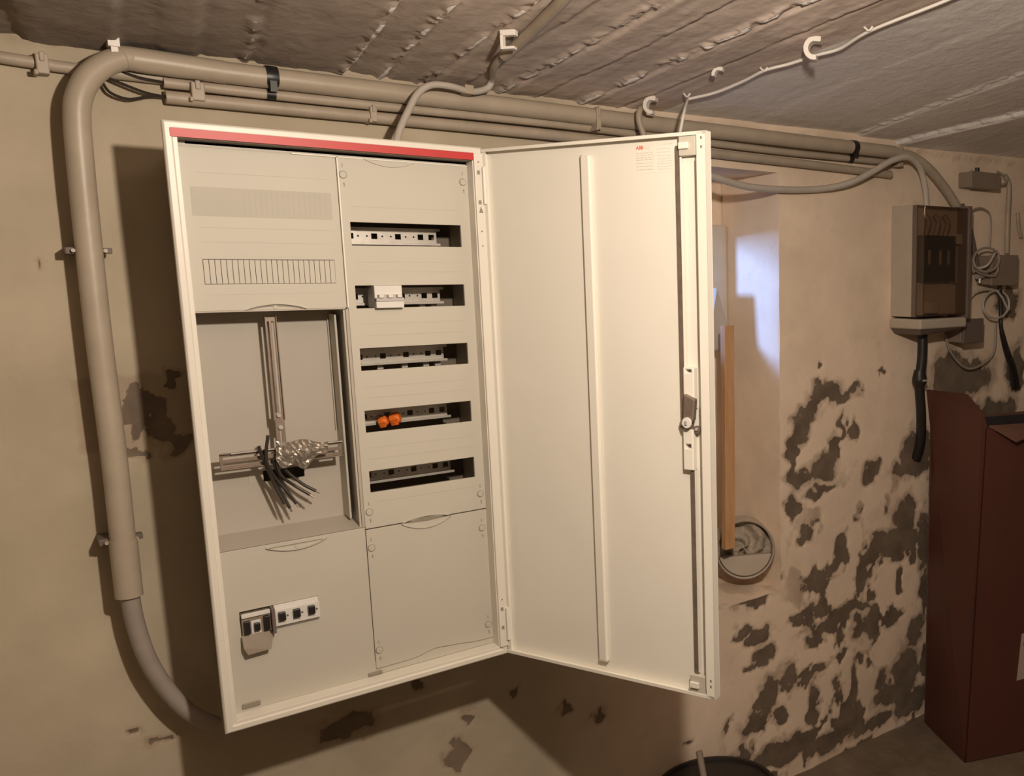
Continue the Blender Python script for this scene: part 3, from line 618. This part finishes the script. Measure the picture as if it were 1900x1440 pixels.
# ------------------------------------------------------------------ pipes along the wall
PY = .225
pm = thing('conduit_pipe', (1.0, PY, Z0+1.21), 'thick beige painted conduit running below the ceiling and bending down the left wall', 'pipe')
zc = lambda x: Z0+1.230+.002*x
path = [Vector((2.05, PY, Z0+1.234)), Vector((1.2, PY, Z0+1.231)), Vector((.6, PY, Z0+1.230)), Vector((.2, PY, Z0+1.229))] + [at(*p) for p in ((275, 116, .222), (235, 108, .218), (198, 118, .212), (168, 140, .206), (149, 172, .2), (143, 215, .198), (150, 310, .198), (164, 450, .2), (185, 640, .2), (212, 850, .2), (228, 1000, .2))]
build('pipe', MB().tube(smoothpath(path, 6), .0205, 24), 'pvc', pm, smooth='auto')
build('socket', MB().tube(smoothpath([at(228, 1000, .2), at(233, 1045, .2), at(240, 1106, .2)], 4), .0225, 24), 'pvc', pm, smooth='auto')
build('socket', MB().tube(smoothpath([path[3]+Vector((-.06, 0, 0)), at(250, 110, .221), at(222, 110, .216)], 4), .0215, 24), 'pvc', pm, smooth='auto')
pb = MB(); pb.tube(smoothpath([at(240, 1100, .2), at(252, 1160, .2), at(275, 1225, .2), at(310, 1280, .2), at(352, 1322, .2), at(400, 1345, .2)], 8), .0155, 16)
build('power_cable', pb, 'sheath', smooth='auto', label='grey cable leaving the vertical conduit end and curving behind the cabinet', cat='cable')
def straight(name, pts, r, m, label): return cable(name, pts, r, m, label, 'pipe', n=16, k=3)
straight('thin_pipe', [at(303, 153, .24), at(600, 186, .24), at(937, 220, .24), at(1088, 237, .24), at(1421, 278, .24), at(1532, 290, .24), at(1652, 302, .24)], .0105, 'pvc2', 'thin beige pipe directly under the thick conduit')
straight('thin_pipe', [at(307, 180, .24), at(600, 209, .24), at(937, 242, .24), at(1088, 258, .24), at(1421, 296, .24), at(1532, 309, .24), at(1652, 324, .24)], .0125, 'pvc2', 'lowest thin beige pipe above the cabinet top')
straight('thin_pipe', [at(-60, 96, .245), at(0, 106, .245), at(75, 118, .245), at(135, 127, .245), at(330, 150, .248)], .0105, 'pvc2', 'thin pipe entering from the far left behind the conduit bend')
for i, (pts, lab) in enumerate(((((303, 153, .24), (262, 145, .235), (225, 134, .238), (190, 128, .24)), 'upper thin dark wire between the pipe end and the bend'),
    (((307, 180, .24), (270, 172, .235), (225, 155, .235), (185, 138, .24)), 'middle thin dark wire slanting from the lowest pipe end'),
    (((307, 180, .24), (280, 178, .235), (240, 184, .235), (205, 172, .235), (188, 150, .24)), 'sagging dark wire, lowest under the conduit bend'))):
    cable('electric_wire', [at(*p) for p in pts], .0028, 'wire', lab, 'wire', n=6)
def clipbox(name, px, py, y, sx, sy, sz, m, label, cat='pipe clip', group=None):
    c = at(px, py, y); b = MB(); b.box(c.x-sx/2, c.x+sx/2, c.y-sy/2, c.y+sy/2, c.z-sz/2, c.z+sz/2)
    b.box(c.x-sx/2-.004, c.x-sx/2+.002, c.y-sy/2-.004, c.y+sy/2, c.z-sz/2-.003, c.z-sz/2+.006); b.box(c.x-sx*.2, c.x+sx*.2, c.y-sy/2-.003, c.y, c.z+sz*.1, c.z+sz/2+.003)
    return build(name, b, m, bevel=.002, label=label, cat=cat, group=group)
clipbox('pipe_clip', 365, 172, .238, .022, .036, .034, 'pvc2', 'small painted clip on the thin pipes right of the bend')
clipbox('pipe_clip', 690, 213, .238, .014, .030, .032, 'pvc2', 'small painted clip on the thin pipes left of the looping cable')
clipbox('pipe_clip', 1103, 222, .225, .012, .050, .052, 'pvc2', 'tall painted clip across the pipes above the door')
clipbox('pipe_clip', 78, 120, .24, .018, .028, .034, 'pvc2', 'painted clip on the far left thin pipe')
clipbox('pipe_clip', 1665, 292, .235, .02, .04, .06, 'pvc2', 'painted clip at the right end of the pipes')
for px, py, lab in ((166, 465, 'upper dark pipe clamp on the vertical conduit'), (226, 1003, 'lower dark pipe clamp on the vertical conduit')):
    c = at(px, py, .2); t = thing('pipe_clamp', (c.x, WY, c.z), lab, 'pipe clamp')
    ang = [math.radians(a) for a in range(-10, 191, 20)]
    build('band', MB().tube([(c.x+.0235*math.cos(a), c.y+.0235*math.sin(a), c.z) for a in ang], .0035, 8), 'pvc', t, smooth='auto')
    build('bracket', MB().box(c.x-.034, c.x-.014, c.y+.004, WY, c.z-.006, c.z+.006), 'jboxdark', t, bevel=.001)
    build('screw', MB().box(c.x+.020, c.x+.034, c.y+.01, c.y+.03, c.z-.005, c.z+.005), 'jboxdark', t, bevel=.001)
    build('foot', MB().box(c.x-.008, c.x+.008, c.y+.02, WY, c.z-.006, c.z+.006), 'jboxdark', t)
def tape(px, lab, x_y=((-1, 1),)):
    c = at(px, 150 if px < 1000 else 278, PY); x = c.x; b = MB()
    b.tube([(x-.011, PY, zc(x)), (x-.004, PY, zc(x)), (x+.004, PY, zc(x)), (x+.011, PY, zc(x))], [.0215, .0222, .0222, .0215], 24)
    p2 = at(px, 178 if px < 1000 else 285, .24); p2z = zc(x)-.030 if px < 1000 else zc(x)-.033
    b.tube([(x-.008, .238, p2z), (x+.008, .238, p2z)], .0125, 20)
    b.box(x-.006, x+.006, .205, .215, p2z, zc(x))
    build('insulating_tape', b, 'black', smooth='auto', label=lab, cat='tape')
tape(503, 'black tape wound around the conduit above the cabinet'); tape(1583, 'black tape wound around the pipes right of the door')
# ------------------------------------------------------------------ cables and clips at the ceiling
cc = lambda px, py, d=.008: ceil_at(px, py)+Vector((0, 0, -d))
cable('cabinet_feed_cable', [cc(930, 98), cc(916, 118), at(913, 145, .17), at(905, 163, .185), at(875, 170, .18), at(835, 160, .17), at(800, 158, .165), at(775, 174, .16), at(758, 205, .15), at(742, 240, .13), at(733, 275, .11)], .0075, 'sheathlight', 'pale cable looping over the pipes into the cabinet top')
cable('ceiling_conduit', [cc(935, 92, .012), cc(965, 66, .012), cc(1002, 30, .012), cc(1050, -20, .012), cc(1120, -110, .012)], .0115, 'pvc2', 'thin painted conduit along the ceiling above the cabinet', cat='pipe')
cable('bent_cable', [cc(1196, 192), at(1187, 205, .17), at(1186, 225, .165), at(1196, 255, .16), at(1210, 300, .15)], .008, 'pvc2', 'bent painted cable over the pipes behind the door top')
wc = thing('light_cord', tuple(cc(1275, 180)), 'thin white cord along the ceiling dropping behind the open door', 'cable')
cable('cord', [cc(1800, -28, .01), cc(1740, 0, .008), cc(1615, 50, .008), cc(1560, 83, .008), cc(1515, 96, .008), cc(1465, 112, .008), cc(1420, 124, .008), cc(1380, 144, .008), cc(1330, 165, .008), cc(1276, 178, .008)], .0036, 'whitecord', parent=wc, n=8)
cable('cord_drop', [cc(1276, 178, .008), at(1270, 205, .02), at(1262, 245, .01), at(1256, 280, .0)], .0036, 'whitecord', parent=wc, n=8)
def hook(px, py, s, lab, full=True, rot=0.0, m='whiteclip'):
    c = ceil_at(px, py); b = MB(); pts = []
    for i in range(0, 13 if full else 7):
        a = math.radians(100+i*15); pts.append((math.cos(a)*s*.5, math.sin(a)*s*.5 - s*.55))
    fu = Vector((.62, -.78, 0))
    P = [Vector((c.x, c.y, c.z)) + fu*q[0] + Vector((0, 0, 1))*q[1] for q in pts]
    P = [Vector((c.x, c.y, c.z-.004))+fu*s*.35] + P
    side = Vector((.78, .62, 0))*s*.36; n = len(P); vs = []
    for i, p in enumerate(P):
        a = P[max(0, i-1)]; d_ = P[min(n-1, i+1)]; tt = (d_-a).normalized(); nn = tt.cross(side.normalized())*s*.14
        vs += [p+side+nn, p-side+nn, p-side-nn, p+side-nn]
    fs = [(4*i+k, 4*i+(k+1) % 4, 4*i+4+(k+1) % 4, 4*i+4+k) for i in range(n-1) for k in range(4)]+[(0, 1, 2, 3), (4*n-1, 4*n-2, 4*n-3, 4*n-4)]
    b.add([tuple(v) for v in vs], fs); b.box(c.x-s*.2, c.x+s*.2, c.y-s*.2, c.y+s*.2, c.z-s*.1, c.z+.008)
    build('cable_clip', b, m, bevel=.001, label=lab, cat='cable clip')
hook(1513, 72, .040, 'large open white hook clip on the ceiling beside the cord')
hook(1210, 182, .034, 'open white hook clip on the ceiling above the door top')
hook(1335, 127, .028, 'blocky white clip left on the ceiling between the two hook clips', full=False)
hook(1362, 228, .022, 'small broken white clip hanging over the conduit', full=False)
def saddle(px, py, s, lab):
    c = ceil_at(px, py); b = MB(lambda x, y, z: (c.x+.62*x+.78*y, c.y-.78*x+.62*y, c.z+z))
    b.box(-s*.5, s*.5, -s*.22, s*.22, -s*.16, .006); b.box(-s*.5, -s*.34, -s*.22, s*.22, -s*.85, 0); b.box(-s*.5, s*.4, -s*.22, s*.22, -s*.95, -s*.78)
    build('cable_clip', b, 'whiteclip', bevel=.001, label=lab, cat='cable clip')
saddle(944, 62, .032, 'angular white saddle clip holding the ceiling conduit')
c = at(868, 168, .18); build('cable_clip', MB().box(c.x-.010, c.x+.010, c.y-.012, c.y+.02, c.z-.009, c.z+.011), 'pvc2', bevel=.002, label='painted clip holding the looping pale cable near the ceiling', cat='cable clip')
c = at(211, 82, .2); build('cable_clip', MB().box(c.x-.009, c.x+.009, c.y-.004, c.y+.02, c.z-.004, c.z+.012).box(c.x-.005, c.x+.006, c.y-.002, c.y+.016, c.z-.020, c.z-.004), 'whiteclip', bevel=.001, label='square white clip above the conduit bend', cat='cable clip')
c = at(1507, 60, .2)
for px, py in ((1275, 160), (1418, 112), (1612, 36)):
    p = cc(px, py+12, .004); b = MB(); b.tube(smoothpath([p+Vector((-.004, .010, .003)), p+Vector((0, 0, -.006)), p+Vector((.004, -.008, .002))], 4), .0025, 6)
    build('cord_nail', b, 'whiteclip', wc, smooth='auto')
# ------------------------------------------------------------------ right hand wall
cable('supply_cable', [at(1290, 318, .235), at(1330, 330, .235), at(1385, 346, .24), at(1450, 352, .243), at(1520, 351, .243), at(1575, 340, .215), at(1620, 318, .2), at(1655, 298, .188), at(1685, 292, .181), at(1706, 310, .184), at(1716, 345, .19), at(1719, 382, .195)], .0105, 'sheathlight', 'pale sagging cable running right into the fuse box top', n=12)
cable('supply_conduit', [at(1660, 286, .224), at(1690, 290, .218), at(1722, 312, .21), at(1750, 345, .21), at(1772, 378, .21), at(1790, 410, .22)], .0165, 'pvc2', 'thick conduit curving down to the right side of the fuse box', cat='pipe', n=14)
fx0, fx1, fz0, fz1 = 2.083, 2.325, Z0+.693, Z0+1.062
fb = thing('fuse_box', ((fx0+fx1)/2, WY, fz0-.03), 'old wall fuse box with smoky clear cover above a black pipe', 'fuse box')
build('housing', MB().box(fx0, fx1, .165, .262, fz0, fz1), 'fusehouse', fb, bevel=.003)
cv = MB(); y0, y1 = .118, .166
for a in ((fx0+.003, fx1-.003, y0, y0+.003, fz0+.004, fz1-.004), (fx0+.003, fx0+.006, y0, y1, fz0+.004, fz1-.004), (fx1-.006, fx1-.003, y0, y1, fz0+.004, fz1-.004), (fx0+.003, fx1-.003, y0, y1, fz1-.007, fz1-.004), (fx0+.003, fx1-.003, y0, y1, fz0+.004, fz0+.007)): cv.box(*a)
build('clear_cover', cv, 'clear', fb, label='smoky clear cover')
build('cover_rim', ring_profile(fx0, fx1, fz0, fz1, [(0, .150), (.006, .150), (.006, .168), (0, .168)]), 'jboxdark', fb)
build('side_edge', MB().box(fx1-.012, fx1+.004, .112, .2, fz0-.01, fz1+.004), 'jboxdark', fb, bevel=.002)
fuse = build('fuse_switch', MB().box(fx0+.012, fx1-.062, .128, .166, fz0+.118, fz1-.098), 'black', fb, bevel=.002)
for x in (fx0+.035, fx0+.092, fx0+.135): build('fuse_window', MB().box(x, x+.012, .1265, .1285, fz0+.175, fz0+.222), 'jbox', fuse)
for i, x in enumerate((fx0+.04, fx0+.09, fx0+.14)): build('lead', MB().tube(smoothpath([(x, .150, fz1-.03), (x+.012, .142, fz1-.055), (x+.004, .148, fz1-.098)], 5), .009, 10), 'jbox', fb, smooth='auto')
build('terminal_block', MB().box(fx1-.058, fx1-.016, .135, .166, fz1-.125, fz1-.090), 'steel', fb, bevel=.002)
build('terminal_block', MB().box(fx1-.055, fx1-.020, .150, .166, fz0+.11, fz1-.13), 'sheath', fb, bevel=.002)
build('small_block', MB().box(fx0+.062, fx0+.105, .135, .166, fz0+.012, fz0+.052), 'fusehouse', fb, bevel=.002)
build('base_plate', MB().box(fx0-.006, fx1-.002, .12, .262, fz0-.040, fz0-.006), 'fusehouse', fb, bevel=.006)
build('base_plate_lower', MB().add([(fx0+.02, .14, fz0-.060), (fx1-.03, .14, fz0-.052), (fx1-.03, .26, fz0-.052), (fx0+.02, .26, fz0-.060), (fx0, .125, fz0-.04), (fx1-.01, .125, fz0-.04), (fx1-.01, .26, fz0-.04), (fx0, .26, fz0-.04)],
      [(0, 1, 2, 3), (7, 6, 5, 4), (0, 4, 5, 1), (1, 5, 6, 2), (2, 6, 7, 3), (3, 7, 4, 0)]), 'jboxdark', fb)
bp = thing('black_pipe', tuple(at(1705, 850, .21)), 'black pipe running down from the fuse box into the wall', 'pipe')
build('pipe', MB().tube(smoothpath([at(1712, 600, .2), at(1711, 660, .2), at(1706, 712, .205), at(1709, 765, .21), at(1708, 815, .225), at(1700, 850, .25)], 6), [.0175]*26+[.017]*5, 16), 'blackpipe', bp, smooth='auto')
c = at(1706, 705, .205); build('clamp', MB().tube([(c.x, c.y, c.z-.022), (c.x, c.y, c.z-.006), (c.x, c.y, c.z+.006), (c.x, c.y, c.z+.035)], [.019, .026, .026, .019], 16), 'blackpipe', bp, smooth='auto')
build('clamp_screw', MB().box(c.x-.012, c.x+.010, c.y-.031, c.y-.024, c.z-.003, c.z+.003), 'steel', bp, bevel=.001)
def jbox(px0, py0, px1, py1, yf, lab, dark=False, lid=True):
    a = at(px0, py0, yf); b = at(px1, py1, yf); t = thing('junction_box', ((a.x+b.x)/2, WY, b.z), lab, 'junction box')
    zt, zb_ = a.z, b.z
    build('body', MB().box(a.x, b.x, yf+.012, WY+.004, zb_, zt), 'jbox', t, bevel=.004)
    build('lid', MB().box(a.x-.003, b.x+.003, yf, yf+.012, zb_-.003, zt+.003), 'jboxdark' if dark else 'jbox', t, bevel=.004)
    build('cable_gland', MB().rod(((a.x*.6+b.x*.4), (yf+WY)/2, zt-.002), ((a.x*.6+b.x*.4), (yf+WY)/2, zt+.020), .008, 12), 'black', t, smooth='auto')
    return t
jbox(1804, 318, 1856, 352, .20, 'brown junction box near the ceiling at the upper right')
jbox(1842, 474, 1888, 528, .19, 'brown junction box behind the wire loops at the right edge')
jbox(1790, 594, 1824, 634, .17, 'small dark junction box right below the fuse box', dark=True)
def loop(px, py, rx, ry, y, m, lab, r=.0045, tilt=0, tail=None):
    pts = []
    for i in range(21):
        a = 2*math.pi*i/20; pts.append(at(px+rx*math.cos(a)*math.cos(tilt)-ry*math.sin(a)*math.sin(tilt), py+rx*math.cos(a)*math.sin(tilt)+ry*math.sin(a)*math.cos(tilt), y-.012*math.sin(a)))
    if tail: pts += [at(*q) for q in tail]
    cable('wire_loop', pts, r, m, lab, 'wire', n=8, k=3)
loop(1830, 482, 24, 22, .175, 'sheath', 'grey wire loop right of the fuse box, upper of two', tilt=-.3, tail=[(1846, 512, .175), (1805, 500, .19), (1790, 480, .22)])
loop(1848, 565, 24, 26, .215, 'sheathlight', 'pale wire loop below the upper loop', tilt=.4, tail=[(1850, 540, .22), (1815, 540, .23), (1793, 560, .24)])
cable('wall_cable', [at(1793, 484, .225), at(1810, 497, .21), at(1832, 492, .175), at(1846, 470, .175)], .0045, 'sheathlight', 'short pale wire curving under the upper loop', n=8)
cable('wall_cable', [at(1784, 380, .2), at(1800, 430, .2), at(1808, 470, .21), at(1814, 505, .22)], .011, 'jboxdark', 'thick dark cable hanging beside the fuse box', n=12)
cable('wall_cable', [at(1797, 400, .225), at(1808, 388, .225), at(1826, 388, .23), at(1838, 405, .235), at(1836, 460, .24)], .0035, 'sheath', 'thin wire arching right of the fuse box top', n=8)
cable('wall_cable', [at(1864, 325, .235), at(1872, 345, .235), at(1870, 400, .235), at(1868, 470, .235)], .010, 'pvc2', 'vertical pipe piece above the right junction box', n=12, cat='pipe')
cable('wall_cable', [at(1888, 395, .235), at(1890, 420, .235), at(1894, 440, .235)], .007, 'pvc2', 'short pale pipe stub at the right edge', n=12, cat='pipe')
cable('wall_cable', [at(1840, 335, .22), at(1862, 342, .215), at(1868, 330, .23), at(1850, 318, .23)], .0045, 'pvc2', 'small bent wire beside the upper junction box', n=8)
cable('wall_cable', [at(1857, 530, .22), at(1860, 580, .22), at(1857, 600, .22), at(1868, 650, .22), at(1880, 690, .23), at(1885, 712, .25)], [.009], 'blackpipe', 'black cable running down the wall at the right edge', n=12) if False else \
build('wall_cable', MB().tube(smoothpath([at(1855, 530, .225), at(1857, 575, .225), at(1857, 605, .22), at(1866, 645, .22), at(1879, 685, .225), at(1884, 716, .25)], 6), [.008]*14+[.010+.0006*i for i in range(17)], 12), 'blackpipe', smooth='auto', label='black cable running down the wall at the right edge', cat='cable')
cable('wall_cable', [at(1753, 620, .24), at(1765, 655, .235), at(1790, 682, .235), at(1815, 680, .235), at(1843, 655, .24), at(1848, 600, .245)], .0045, 'sheath', 'thin cable sagging below the small junction box', n=8)
c = at(1818, 515, .215); b = MB(); b.rod(c+Vector((0, 0, .03)), c+Vector((0, 0, -.02)), .006, 10); b.rod(c+Vector((-.02, 0, .004)), c+Vector((.02, 0, .008)), .010, 10)
build('wire_clamp', b, 'steel', smooth='auto', label='small metal clamp hanging between the wire loops', cat='clamp')
# recess: pipe mouth, mortar, batten
c = at(1383, 1020, .31); ax = Vector((-.52, -.84, .12)).normalized(); e1 = ax.cross(Vector((0, 0, 1))).normalized(); e2 = e1.cross(ax)
pe = thing('pipe_mouth', tuple(c-Vector((0, 0, .1))), 'round pipe mouth clogged with mortar in the wall recess', 'pipe')
def rp(a, r, d): return c + (e1*math.cos(a)+e2*math.sin(a))*r + ax*d
m = MB(); N = 40; prof = [(.095, -.10), (.095, .0), (.092, .004), (.088, .0), (.086, -.10)]
vs = [rp(2*math.pi*k/N, r, d) for k in range(N) for r, d in prof]; n = len(prof)
m.add([tuple(v) for v in vs], [(k*n+j, k*n+j+1, ((k+1) % N)*n+j+1, ((k+1) % N)*n+j) for k in range(N) for j in range(n-1)])
build('pipe_rim', m, 'ring', pe, smooth='auto')
m = MB(); vs = [tuple(c-ax*.03+e2*.0)]; R_, K_ = 9, 36; rr = np.random.RandomState(2)
for i in range(1, R_+1):
    for k in range(K_):
        a = 2*math.pi*k/K_; r = .087*i/R_; v_ = -math.sin(a)*r; dep = -.035+.018*math.sin(3*a+i)+rr.uniform(-.006, .006)-.03*max(0, v_/.09)
        vs.append(tuple(rp(a, r, dep)))
m.add(vs, [(0, 1+k, 1+(k+1) % K_) for k in range(K_)]+[(1+(i-1)*K_+k, 1+i*K_+k, 1+i*K_+(k+1) % K_, 1+(i-1)*K_+(k+1) % K_) for i in range(1, R_) for k in range(K_)])
build('mortar_fill', m, 'mortar', pe, smooth=True)
# smooth plaster half-moon at the bottom
pts = []
for i in range(19): a = math.radians(15+i*8.5); pts.append((.0855*math.cos(a), .0855*math.sin(a)))
pts = [(x, y) for x, y in pts]; m = MB(); up = 1 if rp(math.pi/2, .08, 0).z < c.z else -1
fr_ = [c+e1*x+e2*(y*up)+ax*(-.004) for x, y in pts]; bk_ = [p-ax*.03 for p in fr_]; n = len(pts)
m.add([tuple(p) for p in fr_+bk_], [tuple(range(n)), tuple(range(2*n-1, n-1, -1))]+[(i, i+n, (i+1) % n+n, (i+1) % n) for i in range(n)])
build('plaster_plug', m, 'smoothmortar', pe, bevel=.003)
a = at(1354, 604, .30); b2_ = at(1356, 1018, .262)
dv = (a-b2_).normalized(); sx = Vector((.78, -.62, 0)); sx = (sx-dv*sx.dot(dv)).normalized(); sy = dv.cross(sx)
m = MB(lambda x, y, z: tuple(b2_+sx*x+sy*y+dv*z)); L_ = (a-b2_).length; m.box(-.006, .018, -.006, .016, 0, L_); 
cs = MB(lambda x, y, z: tuple(b2_+Vector((x, y, 0))+dv*z)); cs.box(-.022, .014, -.004, .018, 0, L_)
build('wooden_batten', cs, 'wood', bevel=.0015, label='upright pale pine batten standing in the pipe mouth right of the door', cat='wooden batten')
# ------------------------------------------------------------------ black bucket at the bottom edge
bc = Vector((1.165, .065, 0)); bh = .236; t = thing('bucket', tuple(bc), 'black bucket standing on the floor below the open door', 'bucket')
m = MB(); N = 40; prof = [(.001, .002), (.135, .002), (.172, bh), (.178, bh), (.178, bh-.012), (.168, bh-.004), (.132, .01), (.001, .01)]
prof = [(.001, .0), (.135, .0), (.166, bh-.02), (.176, bh-.02), (.176, bh), (.166, bh), (.158, bh-.03), (.130, .012), (.001, .012)]
n = len(prof); m.add([(bc.x+r*math.cos(2*math.pi*k/N), bc.y+r*math.sin(2*math.pi*k/N), z) for k in range(N) for r, z in prof], [(k*n+j, k*n+j+1, ((k+1) % N)*n+j+1, ((k+1) % N)*n+j) for k in range(N) for j in range(n-1)])
build('body', m, 'bin', t, smooth='auto')
build('lid', MB().tube([(bc.x, bc.y, bh-.03), (bc.x, bc.y, bh-.008)], .163, 40), 'bin', t, smooth='auto')
p = at(1297, 1394, .09); q = at(1312, 1475, .05)
build('tool_handle', MB().tube([tuple(p), tuple(p+(q-p)*.1), tuple(q)], [.009, .0095, .0095], 12), 'stick', smooth='auto', label='pale round tool handle standing in the black bucket', cat='tool handle')
# ------------------------------------------------------------------ tall carton
A0 = Vector((2.250, .215, 0)); B0 = Vector((2.137, -.063, 0)); fv = Vector((.927, -.374, 0)); sv = (A0-B0).normalized()
WF = .52; HC = 1.195
C0 = B0+fv*WF; D0 = A0+fv*WF
ct = thing('tall_carton', tuple((A0+C0)/2), 'tall dark red-brown carton with torn open top standing against the wall', 'carton')
def quadslab(pts, th, nrm): 
    P = [Vector(p) for p in pts]; Q = [p+nrm*th for p in P]; n = len(P); m = MB()
    return m.add([tuple(p) for p in P+Q], [tuple(range(n)), tuple(range(2*n-1, n-1, -1))]+[(i, i+n, (i+1) % n+n, (i+1) % n) for i in range(n)])
Z = lambda p, z: Vector((p.x, p.y, z))
inn = fv
o1 = B0+Vector((.02, .005, 0))
build('left_panel', quadslab([A0, B0, Z(B0+fv*.045-sv*.0, HC-.015), Z(B0+fv*.03, HC+.03), Z(B0+sv*.07+fv*.01, HC+.085), Z(A0-fv*.018, HC+.075), Z(A0+fv*.004, HC-.03)], .006, inn), 'carton', ct)
build('front_panel', quadslab([B0, C0, Z(C0, HC-.02), Z(B0+fv*.045, HC-.02)], .006, sv), 'carton', ct)
build('right_panel', quadslab([C0, D0, Z(D0, HC-.02), Z(C0, HC-.02)], .006, -fv), 'carton', ct)
build('back_panel', quadslab([D0, A0, Z(A0, HC-.04), Z(D0, HC-.02)], .006, -sv), 'cartonin', ct)
F0 = Z(B0+fv*.055-sv*.003, HC-.012); F1 = Z(C0-fv*.04-sv*.003, HC-.012)
build('front_flap', quadslab([F0, F0+fv*.078-sv*.045+Vector((0, 0, -.050)), F0+fv*.16-sv*.035+Vector((0, 0, -.028)), F1-sv*.02+Vector((0, 0, -.02)), F1], .004, Vector((0, 0, -1))), 'cartonin', ct, label='torn lighter front flap')
build('inside_shade', quadslab([Z(B0+fv*.06+sv*.10, HC-.06), Z(C0+sv*.10, HC-.06), Z(C0+sv*.11, HC+.0), Z(B0+fv*.08+sv*.12, HC-.005)], .006, sv), 'black', ct)  # black sheet standing in for the dark inside of the carton
nb = -sv
lx = B0+fv*.198
pl_ = quadslab([Z(lx, Z0-.570), Z(lx+fv*.14, Z0-.555), Z(lx+fv*.155, Z0-.385), Z(lx+fv*.014, Z0-.400)], .001, nb)
lab_ = build('paper_label', pl_, 'cartonpaper', ct, label='pale paper label')
build('label_print', quadslab([Z(lx+fv*.022-sv*.002, Z0-.445), Z(lx+fv*.05-sv*.002, Z0-.443), Z(lx+fv*.05-sv*.002, Z0-.425), Z(lx+fv*.023-sv*.002, Z0-.427)], .0006, nb), 'ink', lab_)
